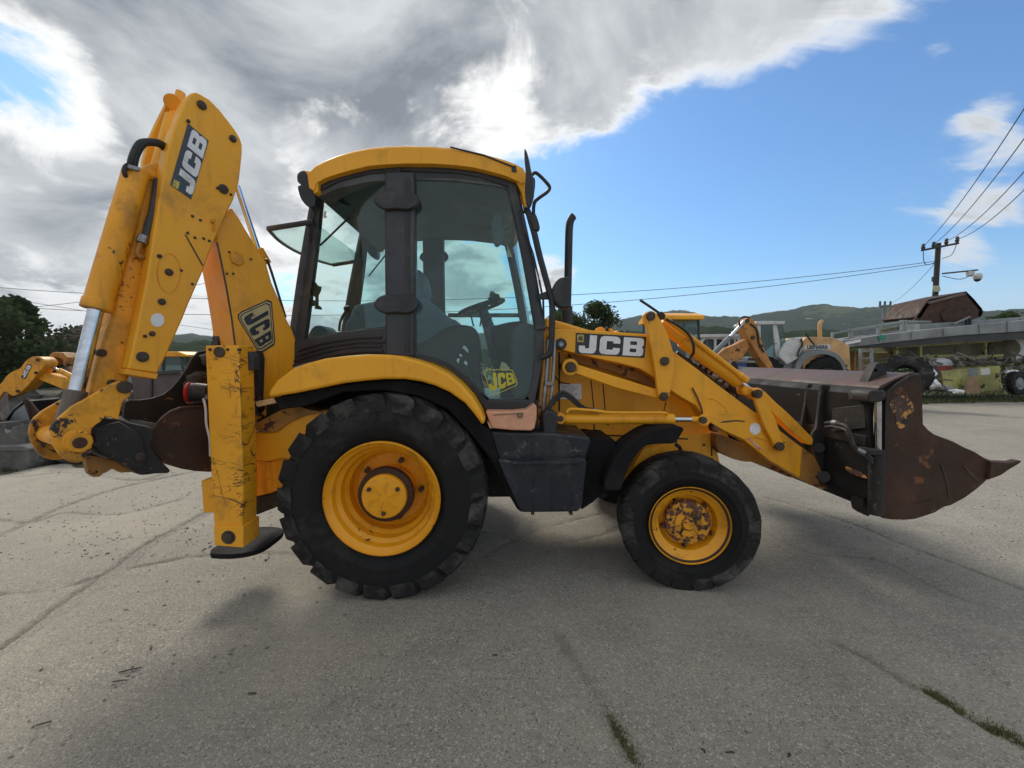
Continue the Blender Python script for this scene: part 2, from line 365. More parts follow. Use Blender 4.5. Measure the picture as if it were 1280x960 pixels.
# ------------------------------------------------------------------ the backhoe loader
def lug_tyre(c, side, R0, W, rb, lugs, lh, name, par, lw=.25):
    """c centre of section, side -1 near: axle along y. R0 outer radius over lugs, W section width, rb bead radius"""
    base = R0-lh; h = W/2
    prof = [(rb-.005, h*.72), (rb+.02, h*.80), (rb+.06, h*.94), (rb+(base-rb)*.30, h*.985), (rb+(base-rb)*.33, h*1.005), (rb+(base-rb)*.36, h*.99), (rb+(base-rb)*.50, h*1.0), (rb+(base-rb)*.72, h*.975), (base-.035, h*.92), (base-.008, h*.84), (base, h*.70), (base+.004, h*.35), (base+.006, 0)]
    prof = prof + [(r, -o) for r, o in reversed(prof[:-1])]
    mb = MB().lathe(c, (0, 1, 0), prof, 96)
    t = mb.build('tyre', RUB, par, sharp=50)
    # two rings of bars, staggered chevrons
    lm = MB()
    c = Vector(c)
    def at(ang, r, y): return c + Vector((math.sin(ang)*r, y, math.cos(ang)*r))
    for sgn in (-1, 1):
        for i in range(lugs):
            a0 = 2*math.pi*(i + (.5 if sgn > 0 else 0))/lugs
            da = 2*math.pi/lugs
            st = []
            for k, (yy, rt, rl) in enumerate([(-.02, base-.01, R0-.004), (.30, base-.01, R0), (.66, base-.012, R0), (.88, base-.03, R0-.006), (.97, base-.07, R0-.022), (1.0, base-.085, base-.055)]):
                lead = a0 + da*(.95*yy*.9)
                wd = da*lw*(1+.25*yy) * (1+random.uniform(-.06, .06))
                rl2 = rl - random.uniform(0, lh*.16)
                y = sgn*h*yy
                st.append([at(lead-wd*1.25, rt, y), at(lead-wd, rl2, y), at(lead+wd, rl2, y), at(lead+wd*1.25, rt, y)])
            vs = [p for s_ in st for p in s_]; fs = []
            for k in range(len(st)-1):
                for q in range(3): fs.append((k*4+q, k*4+q+1, (k+1)*4+q+1, (k+1)*4+q))
            fs.append((0, 3, 2, 1)); e = (len(st)-1)*4; fs.append((e, e+1, e+2, e+3))
            lm.add(vs, fs)
    lm.build('tread_bars', RUBT, par, sharp=30)
    return t

HUBR = surf('rusty_hub', (.13, .055, .035), (.06, .03, .022), .3, 9, (.72, .32, .02), 1.0, 26, rough=.65, bump=.4, seed=62)
def build_backhoe():
    T = Thing('backhoe_loader', 'large yellow backhoe loader with black tyres standing in the middle of the concrete yard', 'backhoe loader', (0, 4.07, 0), R(1.5))
    F = Frame(T)                                   # vertical planes along the machine
    bd = lambda n, mb, m, par=T, **k: mb.build(n, m, par, **k)
    def both(n, mb, m, par=T, par2=None, **k):
        a = mb.build(n, m, par, **k); b = mb.mirror().build(n, m, par2 or par, **k); return a, b

    # ---------- wheels
    def wheel(cpx, cpy, ry, R0, W, rim, yo, name, lugs, lh, rear):
        ctr = F.P(cpx, cpy, yo); x, z = ctr.x, R0-.005
        out = []
        for sg in (1, -1):
            root = None
            yo_ = yo*sg; i_ = -sg            # outward direction of axis on this side is -sg... outward = (0, sign(yo_))
            ow = -1 if yo_ < 0 else 1
            c = Vector((x, yo_, z)); ax = (0, -ow, 0)   # offsets grow inward
            if rear:
                prof = [(.0, .30), (.17, .30), (.26, .295), (.285, .27), (.292, .20), (.318, .175), (.326, .12), (.352, .095), (.362, .05), (.385, .03), (.398, .012), (.405, .0), (.398, -.008), (.386, -.004), (.372, .02)]
                prof = prof[:-2] + [(rim+.004, .02), (rim-.01, .05)]
            else:
                prof = [(.0, .13), (.15, .13), (.19, .12), (.205, .09), (.21, .06), (.235, .045), (.25, .028), (.268, .015), (.282, .006), (.290, 0), (.286, -.006), (.28, .02)]
                s_ = rim/.29; prof = [(r*s_, o) for r, o in prof]
            w_ = MB().lathe(c, ax, prof, 72).build('wheel', YELR, T, sharp=28)
            inn = MB().lathe(c, ax, [(rim-.02, .04), (rim-.03, W-.02)], 48).build('rim_barrel', YBROWN, w_)
            if rear:
                MB().lathe(c, ax, [(0, .045), (.08, .045), (.150, .052), (.158, .062), (.160, .12), (.172, .13), (.176, .30)], 48).build('hub', YELR, w_, sharp=30)
                MB().lathe(c, ax, [(.161, .085), (.196, .098), (.200, .14), (.168, .15)], 48).build('hub_ring', RST, w_)
                for k in range(5):
                    a = R(20+72*k); p = c + Vector((math.sin(a)*.225, -ow*.285, math.cos(a)*.225))
                    MB().cyl(p, p+Vector((0, ow*.05, 0)), .022, .020, 6).build('wheel_nut', PIN, w_, bevel=.003)
                for k in range(3):
                    a = R(60+120*k); p = c + Vector((math.sin(a)*.115, -ow*.05, math.cos(a)*.115))
                    MB().cyl(p, p+Vector((0, ow*.02, 0)), .016, .014, 8).build('hub_bolt', PIN, w_)
                # raised ribs cast on the cap
                m = MB()
                for k in range(6):
                    a = R(60*k+14); d = Vector((math.sin(a), 0, math.cos(a))); q = d.cross(Vector((0, 1, 0)))
                    p = c + Vector((0, -ow*.044, 0))
                    m.add([p+d*.03+q*.006, p+d*.11+q*.006, p+d*.11-q*.006, p+d*.03-q*.006, p+d*.03+q*.004+Vector((0, ow*.008, 0)), p+d*.108+q*.004+Vector((0, ow*.008, 0)), p+d*.108-q*.004+Vector((0, ow*.008, 0)), p+d*.03-q*.004+Vector((0, ow*.008, 0))],
                          [(4,5,6,7),(0,1,5,4),(1,2,6,5),(2,3,7,6),(3,0,4,7)])
                m.build('cap_ribs', YELR, w_)
            else:
                MB().lathe(c, ax, [(.095, .045), (.125, .048), (.158, .055), (.164, .07), (.166, .13)], 48).build('hub_flange', HUBR, w_, sharp=30)
                MB().lathe(c, ax, [(.262, .014), (.268, .006), (.276, .004), (.279, .010)], 64).build('rim_groove', RST, w_)  # dark ring drawn in place of the groove at the rim lip
                for k in range(3):
                    ms = MB(); a0_ = R(120*k+20)
                    ring_ = [(r_, a0_+R(t_)) for r_ in (.052, .096) for t_ in ((0, 18, 36, 54, 72) if r_ < .06 else (72, 54, 36, 18, 0))]
                    ms.prism([c + Vector((math.sin(t_)*r_, -ow*.047, math.cos(t_)*r_)) for r_, t_ in ring_], (0, ow*.012, 0)); ms.build('hub_sector', YELG, w_, bevel=.002)
                MB().lathe(c, ax, [(0, .022), (.035, .020), (.046, .026), (.050, .05), (.10, .052), (.104, .06)], 40).build('hub', HUBR, w_, sharp=30)
                MB().lathe(c, ax, [(0, .010), (.034, .012), (.042, .024)], 24).build('hub_cap', YELG, w_)
                for k in range(8):
                    a = R(45*k+10); p = c + Vector((math.sin(a)*.128, -ow*.055, math.cos(a)*.128))
                    MB().cyl(p, p+Vector((0, ow*.016, 0)), .012, .010, 6).build('hub_bolt', RST, w_)
                for k in range(3):
                    a = R(120*k-35)
                    p = c + Vector((math.sin(a)*.076, -ow*.052, math.cos(a)*.076)); MB().cyl(p, p+Vector((0, ow*.012, 0)), .020, .016, 10).build('hub_boss', RST, w_, bevel=.002)
                for k in range(5):
                    a = R(-30+72*k); p = c + Vector((math.sin(a)*.178, -ow*.10, math.cos(a)*.178))
                    MB().cyl(p, p+Vector((0, ow*.045, 0)), .017, .014, 6).build('wheel_nut', RST, w_, bevel=.003)
            tc = Vector((x, yo_ - ow*W/2*1.0 + ow*.012, z))
            lug_tyre(tc, ow, R0, W, rim-.004, lugs, lh, 'tyre', w_, .26 if rear else .34)
            # valve stem
            a = R(200); p = c + Vector((math.sin(a)*(rim-.06), -ow*.09, math.cos(a)*(rim-.06)))
            MB().cyl(p, p+Vector((-.01, ow*.045, .015)), .006, n=8).build('valve', PIN, w_)
            out.append(w_)
            if not rear:
                Cp = Vector((x, yo_+W*.5*(-ow), z)); w_.matrix_local = Matrix.Translation(Cp) @ Matrix.Rotation(R(-10), 4, 'Z') @ Matrix.Translation(-Cp)
        return x, z
    rx, rz = wheel(477, 625, 0, .735, .46, .402, -1.165, 'rear', 21, .034, True)
    fx, fz = wheel(868, 644, 0, .497, .34, .288, -1.10, 'front', 19, .012, False)
    # axles
    MB().cyl((rx, -.75, rz), (rx, .75, rz), .16, n=20).box((rx-.25, -.3, rz-.22), (rx+.25, .3, rz+.25)).build('rear_axle', BLK, T, bevel=.02)
    MB().cyl((fx, -.85, fz), (fx, .85, fz), .09, n=16).box((fx-.14, -.45, fz-.06), (fx+.14, .45, fz+.14)).build('front_axle', YBROWN, T, bevel=.02)
    # chassis
    MB().box((rx-.75, -.42, .52), (fx+.2, -.26, .86)).box((rx-.75, .26, .52), (fx+.2, .42, .86)).box((rx-.3, -.3, .45), (rx+1.35, .3, .8)).build('chassis', BLK, T, bevel=.015)

    # ---------- rear fender and its black liner
    fo = [(334,496),(337,487),(346,475),(365,461),(383,454),(406,448),(432,445),(457,443),(478,443),(500,445),(520,450),(540,457),(561,468),(576,480),(590,495),(600,511),(607,526)]
    fi = [(603,532),(592,517),(581,504),(561,490),(543,482),(526,477),(506,474),(480,474),(457,476),(430,479),(406,484),(372,491),(341,496)]
    f_ = F.slab(fo+fi, -1.13, -.66); both('fender', f_, YEL, bevel=.028, seg=3)
    li = [(341,497),(372,492),(406,485),(457,477),(506,475),(540,482),(561,491),(585,508),(603,532),(612,537),(622,570),(633,600),(652,641),(646,636),(628,605),(612,572),(590,545),(560,512),(520,494),(480,488),(430,490),(380,508),(350,512)]
    both('mudguard', F.slab(li, -1.04, -.62), VOID, bevel=.008)
    # inner wheel arch wall behind the tyre
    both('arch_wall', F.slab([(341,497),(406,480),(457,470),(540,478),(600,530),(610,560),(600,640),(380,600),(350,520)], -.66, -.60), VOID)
    # ---------- rear body blocks below the cab
    bd('tank_block', F.slab([(317,539),(333,541),(348,538),(362,526),(380,518),(420,510),(420,575),(352,574),(335,577),(317,575)], -.86, -.45), YEL, bevel=.012)
    bd('frame_block', F.slab([(318,574),(337,577),(352,572),(368,575),(360,600),(350,612),(338,617),(319,621)], -.82, -.4), YELW, bevel=.01)
    bd('frame_plate', F.slab([(316,538),(322,528),(352,512),(366,505),(385,512),(404,515),(420,512),(380,520),(362,528),(345,540)], -.88, -.5), YBROWN, bevel=.01)
    bd('ledge_strip', F.slab([(318,502),(379,491),(382,495),(321,509)], -1.02, -.90), surf('tan_strip', (.62, .40, .19), GRIME, .3, 4), bevel=.004)
    bd('frame_gap_shade', F.slab([(322,508),(356,503),(360,512),(350,522),(322,528)], -.80, -.5), BLK)  # black slab painted in for the shade of the gap under the ledge
    bd('lower_strut', F.slab([(318,620),(338,618),(352,610),(362,598),(362,622),(346,634),(320,644)], -.80, -.55), BLK, bevel=.008)

    # ---------- stabiliser leg (near) and its twin
    st = F.slab([(256.5,432),(298,431.5),(304,600),(303,659),(267.5,659),(262,560)], -1.20, -1.03)
    both('stabiliser_leg', st, YELS, bevel=.008)
    sc = F.slab([(266.5,658),(304,658),(304,685),(268,682)], -1.215, -1.02); both('stabiliser_collar', sc, YELS, bevel=.006)
    p = F.P(285, 672, -1.22); e = Vector((0, 1, 0))
    both('stabiliser_pin', MB().cyl(p, p+e*.03, .047, n=24).cyl(p-e*.008, p, .030, n=20), PIN, bevel=.003)
    p = F.P(273, 440, -1.215); both('leg_bolt', MB().cyl(p, p+e*.03, .035, n=20), PIN, bevel=.004)
    for (a, b) in ((262, 437), (284, 437), (298, 437)):
        p = F.P(a, b, -1.207); MB().cyl(p, p+e*.02, .010, n=10).build('leg_rivet', PIN, T)
    pad = [(263,689),(267,684),(290,672),(316,660),(336,658),(352,660),(354,665),(347,672),(330,684),(312,690),(290,693),(266,692.5)]
    zt = G(300, 676, .3)
    pz = Frame(T, (0, 0, .325), (0, 0, 1)); mbp = MB().prism(pz.poly(smx(pad), 0), (0, 0, -.035)); both('stabiliser_pad', mbp, VOID, bevel=.006)
    bd('slide_rail', F.slab([(251,601),(266,597),(300,594),(300,640),(254,641.5)], -1.02, -.93), YELS, bevel=.008)
    both('valve_block', F.slab([(297,446),(303,438),(312,440),(317,446),(316,462),(306,464),(298,459)], -1.10, -1.02), DRKG, bevel=.006)
    bd('guide_bar', F.slab([(315,440),(322,438),(325,448),(323,500),(326,512),(319,520),(314,470)], -.93, -.86), BLK, bevel=.006)
    for k, (dx, dy) in enumerate(((0,0),(3.2,0),(6.4,1))):
        pts = [F.P(303+dx, 458+dy, -1.06), F.P(303.5+dx, 475, -1.07), F.P(307+dx, 497, -1.05), F.P(314+dx, 513+dy, -1.0), F.P(322+dx, 519+dy, -.85)]
        MB().tube(pts, .011, 8).build('hydraulic_hose', HOSE, T)
    # tail light cluster left of the leg
    p = F.P(247, 491, -1.02)
    MB().lathe(p, (1, .2, 0), [(0, -.06), (.045, -.06), (.066, -.045), (.07, 0), (.06, .07), (0, .08)], 28).build('tail_light', DRK, T)
    MB().lathe(p+Vector((-.055, -.012, 0)), (1, .2, 0), [(.048, -.008), (.074, 0), (.076, .018), (.066, .022)], 28).build('tail_light_ring', REDL, T)
    MB().tube([F.P(254,497,-1.05), F.P(257,510,-1.08), F.P(258,530,-1.1), F.P(262,548,-1.1), F.P(263,570,-1.08)], .008, 8).build('light_cable', WHT, T)
    bd('lamp_bracket', F.slab([(252,493),(259,493),(260,499),(253,499)], -1.06, -.99), STL)

    # ---------- backhoe: arms swung towards the camera
    a = R(58); K = F.P(330, 520, -.67)
    B = Frame(T, K, (math.sin(a), -math.cos(a), 0), (-math.sin(a), math.cos(a), 0)); eB = B.e
    def pin(fr, px, py, w, r, d=.03, name='pin', mat=PIN, inner=True):
        q = fr.P(px, py, w); m = MB().cyl(q, q+fr.e*(d+.02), r, n=22)
        o = m.build(name, mat, T, bevel=min(.004, r*.2))
        if inner: MB().cyl(q-fr.e*.006, q+fr.e*.001, r*.55, n=16).build('pin_cap', mat, o, bevel=.002)
        return o
    boom = [(268,284),(290,259),(299,272),(307,286),(323,312),(332,325),(340,353),(350,376),(359,400),(366,413),(372,430),(368,465),(350,500),(335,520),(312,528),(302,515),(297,470),(293,430),(289,400),(283,362),(276,325),(271,303)]
    bd('boom', B.slab(boom, -.145, .145), YEL, bevel=.012, label='rear boom of the digging arm with an outlined decal')
    bd('boom_seam', B.slab([(271,303),(272.5,303),(278,330),(285,364),(291,400),(296,440),(294.6,440),(289.6,400),(283.4,364),(276.6,330)], -.150, -.14), PIN)
    bd('boom_wear_plate', B.slab([(272,432),(276,408),(283,414),(290,420),(293,432)], .05, .146), BLK)
    q = B.P(297, 323, -.16); MB().cyl(q, q+eB*.03, .05, n=6).build('boom_nut', YELW, T, bevel=.004)
    for (x_, y_) in ((284,342),(292,342),(314,324),(287,315)): pin(B, x_, y_, -.152, .008, name='bolt', inner=False)
    # slender rod in front of cab side of the boom, with its hose
    MB().cyl(B.P(296,232,.05), B.P(323,314,.05), .022).build('boom_ram_rod', CHR, T)
    MB().cyl(B.P(322,311,.05), B.P(333,330,.05), .040).build('boom_ram_gland', YELW, T, bevel=.004)
    MB().tube([B.P(331,325,-.05), B.P(334,326,-.05), B.P(338,336,-.05), B.P(345,358,-.05), B.P(357,397,-.05)], .010, 8).build('boom_pipe', DRK, T)
    # dipper: box section with the big decal
    dip = [(237,119),(240,116),(245,115),(250,117),(262,124),(274,136),(285,150),(294,162),(300,172),(303,181),(303,192),(301,212),(299,228),(292,250),(286,262),(276,284),(268,302),(262,316),(254,339),(236,380),(228,400),(211,438),(197,467),(160,461),(165,440),(171,410),(177,380),(183,352),(191,300),(199,250),(207,197),(215,168),(223,147),(231,128)]
    DIP0 = -.20
    bd('dipper', B.slab(dip, DIP0, DIP0+.11), YEL, bevel=.010, label='outer dipper arm with the large white lettered decal')
    bd('dipper_base_plate', B.slab([(158,461),(198,467.5),(196,474),(157,468)], DIP0-.005, DIP0+.25), YELW, bevel=.004)
    far = [(209,127),(212,123.5),(216,122.5),(224,125),(232,131),(240,160),(228,200),(215,226),(186,228),(180,222),(179,203),(185,177),(196,153)]
    bd('dipper_far_plate', B.slab(far, .10, .15), YEL, bevel=.008)
    MB().cyl(B.P(216,128,-.02), B.P(216,128,.10), .05).build('pivot_tube', YELW, T, bevel=.005)
    MB().cyl(B.P(226,116,.02), B.P(216,148,.02), .028).cyl(B.P(216,146,.02), B.P(197,214,.02), .043, n=24).build('dipper_ram', YEL, T, sharp=40)
    inner = [(174,212),(182,206),(206,196),(212,260),(196,352),(171,455),(163,470),(160,484),(150,486),(130,500),(112,498),(117,472),(125,440),(139,398),(148,360),(156,326),(170,280),(174,245)]
    bd('inner_dipper', B.slab(inner, -.085, .12), YELW, bevel=.03, seg=4, label='sliding inner dipper section, rounded and worn')
    pin(B, 190, 218, -.10, .030, .03, 'pin', YELW)
    pin(B, 128, 441, -.10, .022, .03, 'pin', RST); pin(B, 140.5, 479, -.10, .022)
    # bucket ram
    A0, A1 = B.P(171,214,-.09), B.P(120,387,-.09)
    MB().cyl(A0, A1, .066, n=28).cyl(A1-(A1-A0).normalized()*.06, A1, .072, n=28).build('bucket_ram', YELW, T, bevel=.004, sharp=40)
    MB().cyl(A1, B.P(94,497,-.09), .036, n=24).build('bucket_ram_rod', CHR, T, label='polished bucket ram rod with a bluish shine')
    MB().cyl(B.P(96,488,-.09), B.P(85,525,-.09), .048, .052, n=20).cyl(B.P(86,520,-.09), B.P(78,552,-.06), .05, n=20).build('rod_end', surf('greasy_grey_steel', (.16,.13,.10), (.06,.04,.03), .5, 6, rough=.5, bump=.2), T, bevel=.006)
    MB().tube([B.P(163,222,-.12), B.P(158,221,-.13), B.P(155,214,-.14), B.P(158,207,-.14), B.P(163,206,-.13)], .012, 8).build('ram_port', HOSE, T)
    bd('ram_clamp', B.slab([(161,205),(176,209),(175,214),(160,210)], -.17, -.05), STL, bevel=.004)
    for dx in (0, 4):
        MB().tube([B.P(163+dx,208,-.13), B.P(166+dx,195-dx*.2,-.14), B.P(174+dx*.6,180+dx*.7,-.15), B.P(184,177+dx*.4,-.15), B.P(198,178+dx*.5,-.14), B.P(208,184+dx,-.10), B.P(213,190,-.03)], .019, 10).build('hydraulic_hose', HOSE, T)
    MB().tube([B.P(198,225,-.11), B.P(192,262,-.13), B.P(186,282,-.13), B.P(182,300,-.12)], .024, 10).build('hose_sleeve', DRKG, T)
    MB().cyl(B.P(180.5,295,-.13), B.P(176.5,304,-.13), .030, n=10).build('hose_fitting', STL, T, bevel=.004)
    MB().tube([B.P(176.5,303,-.13), B.P(172,313,-.13), B.P(173,319,-.13), B.P(178,321.5,-.13), B.P(185,321,-.11)], .013, 8).build('steel_pipe', YBROWN, T)
    # dipper surface details
    for (x_, y_, r_, m_) in ((253,131,.036,PIN),(236,175-24,.014,PIN),(292,174-1,.030,PIN),(280,236,.040,PIN),(212,340,.028,PIN),(203,377,.026,PIN),(200,320,.016,PIN),(281,236,.02,STL),(179,446,.040,PIN),(191,417,.020,PIN),(182,424-4,.012,PIN)):
        if m_ is STL: continue
        pin(B, x_, y_, DIP0-.012, r_*.78, .02, 'pin', m_)
    for (x_, y_) in ((241,270),(251,275),(235,291),(244,297),(255,298),(262,301),(227,338),(241,355),(272,235),(289,243)): pin(B, x_, y_, DIP0-.006, .009, name='bolt', inner=False)
    ring = MB(); cpt = (212, 342)
    ov = [(cpt[0]-1+15*math.cos(t), cpt[1]-1+25*math.sin(t)) for t in [2*math.pi*k/28 for k in range(28)]]; iv = [(cpt[0]-1+14*math.cos(t), cpt[1]-1+24*math.sin(t)) for t in [2*math.pi*k/28 for k in range(28)]]
    B.slab(ov, DIP0-.004, DIP0+.01, [iv], ring); ring.build('cover_rim', YELW, T)
    bd('weld_seam', B.slab([(231,293),(232.5,293),(254,331),(253,332.5)], DIP0-.004, DIP0+.01), PIN)
    bd('round_sticker', B.slab([(197+8.5*math.cos(t), 400+8.5*math.sin(t)) for t in [2*math.pi*k/24 for k in range(24)]], DIP0-.003, DIP0+.004), WHT)
    bd('hook_bracket', B.slab([(265,274),(268,273),(270,277),(269,288),(267,288),(268,278),(265,277)], DIP0-.02, DIP0), YELW)
    # decals
    bd('decal_plate', B.slab([(235,154),(261,176),(239,249),(213,231)], DIP0-.004, DIP0+.002), surf('slate_decal', (.045,.055,.075), None, 0, rough=.35, bump=0), label='dark decal with white letters reading upwards')
    dq = text_quad(B, DIP0-.007, .004, [(240,245),(259.5,176.5),(240.5,160.5),(220.5,229)], 'JCB')
    dq.build('decal_letters', WHT, T)
    bd('decal_badge', B.slab([(218,224),(225,228),(222.5,236.5),(215,232)], DIP0-.007, DIP0), surf('badge_yellow', (.62,.50,.12), (.1,.1,.03), .5, 40, rough=.4, bump=0))
    pent = [(298.5,394),(303,390),(334,376),(339,378.5),(343,424),(342,430),(328,439),(323.5,439.5),(299,399)]
    def shrink(P, k, c): return [(c[0]+(x-c[0])*k, c[1]+(y-c[1])*k) for x, y in P]
    cc = (323, 406)
    bd('boom_decal_border', B.slab(shrink(pent, 1.05, cc), -.1485, -.14), BLKD); bd('boom_decal', B.slab(shrink(pent, .98, cc), -.1505, -.14), CREAM)
    bd('boom_decal_frame', B.slab(shrink(pent, .92, cc), -.1525, -.14, [shrink(pent, .87, cc)]), BLKD)
    bt = MB()
    for ch, qd in (('J', [(307,407),(303,393),(333,381),(335,393)]), ('C', [(315,421),(309.5,409),(335.5,396),(337,410)]), ('B', [(325,433),(318,424),(338,413),(339,424)])):
        m = text_quad(B, -.1530, .004, [qd[1], qd[0], qd[3], qd[2]] if False else [qd[1], qd[2], qd[3], qd[0]], ch); bt.add(m.v, m.f)
    # letters read down the plate: rebuild with their tops towards the right edge
    bt = MB()
    for ch, (bl, br, tr, tl) in (('J', ((304,397),(310,408),(336,393),(333,381))), ('C', ((311,411),(316,421),(338,409),(336.5,397))), ('B', ((318,425),(325,434),(340,424),(338.5,413)))):
        m = text_quad(B, -.1540, .004, [bl, br, tr, tl], ch); bt.add(m.v, m.f)
    bt.build('boom_decal_letters', BLKD, T)
    # links, hitch and bucket
    nl = [(150,476),(156,478),(162,481),(164,488),(163,495),(156,500),(153,504),(150,516),(148,525),(138,521),(129,525),(119,532),(115,536),(113.5,548),(114,558),(110,568),(105,576),(98,579),(89,578),(81,574),(75,569),(69,560),(65,551),(63,537),(66,530),(72,524),(90,508),(105,500),(120,491),(139,480)]
    bd('link_plate', B.slab(nl, -.215, -.185), YELG, bevel=.006, label='near bucket link plate, yellow with worn black edges')
    fl = [(115,478),(95,489),(80,498),(68,505),(54,513),(43,522),(37,531),(36,542),(39,553),(47,566),(56,572),(66,575),(80,574),(96,560),(112,540),(128,520),(132,496),(124,482)]
    bd('link_plate', B.slab(fl, .30, .33), YELG, bevel=.006)
    q0, q1 = B.P(98,553,-.215), B.P(98,553,-.215)+eB*.54
    MB().cyl(q0-eB*.02, q1, .052, n=26).build('link_pivot', YELW, T, bevel=.004)
    MB().cyl(q0-eB*.03, q0, .030, n=20).build('pin', RST, T, bevel=.004)
    q = B.P(157,484,-.235); MB().cyl(q, q+eB*.5, .036, n=20).build('link_pivot', PIN, T, bevel=.004)
    bl_ = MB(); B.slab([(98+20*math.cos(t)-1, 553+15*math.sin(t)-1) for t in [2*math.pi*k/24 for k in range(24)]], -.219, -.20, [], bl_); bl_.build('boss_ring', YELS, T, bevel=.002)
    hitch = [(115,533),(124,524),(140,523),(150,524),(165,529),(190,535),(194,548),(190,556),(200,574),(214,590),(196,592),(178,594),(168,590),(156,582),(140,574),(123,568),(114,560),(112,548)]
    bd('quick_hitch', B.slab(smx(hitch), -.14, .20), BLK, bevel=.012)
    bd('hitch_plate', B.slab([(118,535),(150,527),(178,545),(184,575),(178,588),(160,580),(130,566),(118,556)], -.175, -.14), BLK, bevel=.008)
    pin(B, 176, 571, -.19, .026, .03, 'pin', PIN)
    bd('tow_lug', B.slab([(106,571),(116,569),(135,574),(160,580),(166,590),(151,591),(146,588),(140,586),(134,590),(129,592),(124,596),(117,596.5),(111,592),(108,582)], -.06, .0, [[(121+2*math.cos(t), 590+2*math.sin(t)) for t in [k*math.pi/4 for k in range(8)]]]), YBROWN, bevel=.006)
    bfar = [(156,503),(162,500),(175,500),(190,498),(205,493),(215,485),(223,476),(234,460),(240,448),(248,440),(262,437),(310,440),(320,520),(250,540),(190,537),(170,530),(154,522)]
    bd('bucket_side', B.slab(bfar, .42, .45), BLK, bevel=.004)
    # mud-caked teeth lumps on the bucket's raised lip
    rm = random.Random(5); m = MB()
    for k in range(60):
        px_, py_ = rm.uniform(226, 300), rm.uniform(436, 492)
        if py_ < 500-(px_-222)*1.3: continue
        c_ = B.P(px_, py_, .34); r_ = rm.uniform(.03, .075)
        bmv = blob_mesh(c_, r_, rm.random()*50); m.add(*bmv)
    m.build('caked_mud', surf('caked_mud', (.06,.052,.048), (.03,.025,.025), .5, 6, rough=.9, bump=.5), T, kind='stuff')
    bnear = [(184,550),(188,541),(192,535),(197,529),(205,520),(215,513),(226,509),(240,507),(258,507),(275,508),(288,513),(296,530),(296,560),(286,580),(275,587),(262,590),(245,589),(227,586),(213,581),(203,577),(194,566),(188,559)]
    bd('bucket_side', B.slab(bnear, -.03, .0), RST, bevel=.004)
    bd('side_lip', B.slab([(184,550),(188,541),(197,529),(205,520),(215,513),(226,509),(240,507),(258,507),(258,509.5),(240,509.8),(227,512),(217,516),(208,522.5),(200,531),(191,543),(187,551)], -.045, -.03), RST, bevel=.003)
    arc = bnear[:3] + [bnear[k] for k in range(20, 10, -1)]
    under = [(190,557),(194,566),(203,577),(213,581),(227,586),(245,589),(262,590),(275,587),(286,580),(296,560),(290,556),(282,572),(273,580),(262,583),(245,582),(230,579),(215,574),(206,570),(198,562)]
    bd('bucket_shell', B.slab(under, -.02, .42), RST, bevel=.003)
    bd('bucket_back', B.slab([(184,550),(188,541),(197,529),(206,535),(200,548),(202,566),(192,560)], -.01, .42), BLK, bevel=.004)

    # ---------- cab
    PS = Frame(T, (0, -.965, 0), (0, 1, -.05), (0, 1, 0))                    # door side, leaning in
    PR = Frame(T, (0, -1.30, 0), (.36, 1, -.05), (0, 1, 0))                  # rear quarter, turned in
    rq_out = [(396,232),(403,228),(423,220),(440,215.5),(461,212),(482,210),(500,209),(500,450),(476,443),(457,443),(429,445),(405,449),(382,454),(359,461),(361,448),(365,438),(390,276)]
    rq_hole = [(402,238),(407,234),(438,228),(481,221),(481,320),(482,408),(454,411),(422,415),(380,424),(384,395),(391,339),(396,300)]
    both('rear_quarter_frame', PR.slab(rq_out, 0, .07, [rq_hole]), DRKG, bevel=.006)
    both('side_glass', PR.slab(rq_hole, .012, .018), GLS)
    d_out = [(497,209),(530,209),(570,211),(600,215),(634,223),(641,235),(652,270),(661,300),(670,345),(677,394),(680,415),(680,430),(676,465),(669,500),(662,512),(607,513),(600,500),(585,480),(563,460),(540,450),(515,445),(497,443)]
    d_hole = [(519,224),(545,222),(570,223),(600,226),(624,230),(633,236),(640,260),(650,298),(659,342),(666,390),(669,420),(667,465),(662,490),(655,499),(612,499),(600,488),(585,472),(563,455),(545,447),(520,442)]
    both('door_frame', PS.slab(d_out, 0, .06, [d_hole]), DRKG, bevel=.008)
    both('door_glass', PS.slab(d_hole, .012, .018), GLS, label=None)
    both('door_seal', PS.slab([(516,443),(545,447),(563,456),(585,474),(600,490),(611,503),(660,503),(660,511),(607,511),(597,496),(583,478),(560,460),(540,452),(516,448)], -.008, .0), DRK)
    both('cab_pillar', PS.slab([(481,214),(518,214),(518,300),(518,446),(482,444)], -.03, .09), DRKG, bevel=.012, label='wide middle cab pillar')
    both('pillar_channel', PS.slab([(506,222),(512,222),(512,440),(506,440)], -.035, -.028), DRK)
    for (hx, hy) in ((500, 250), (500, 380)):
        hp = smx([(hx-32,hy),(hx-27,hy-8),(hx-15,hy-12.5),(hx+0,hy-11),(hx+14,hy-12.5),(hx+21,hy-8),(hx+25,hy),(hx+20,hy+8),(hx+10,hy+12),(hx-4,hy+11),(hx-18,hy+12),(hx-28,hy+7)])
        both('door_hinge', PS.slab(shrink(hp, 1, (hx, hy)) if False else [(x*1.0-1, y) for x, y in hp], -.06, -.028), DRK, bevel=.012)
    # corner posts and cross members of the back and the front
    rt, rb_ = PR.P(398,236,.02), PR.P(366,438,.02)
    ft, fb = PS.P(640,232,.02), PS.P(675,412,.02)
    for nm, (a_, b_) in (('rear_post', (rt, rb_)), ('front_post', (ft, fb))):
        m = MB().tube([a_, (a_+b_)/2+Vector((.01 if nm[0]=='f' else -.01, 0, 0)), b_], .045, 10); both(nm, m, DRKG)
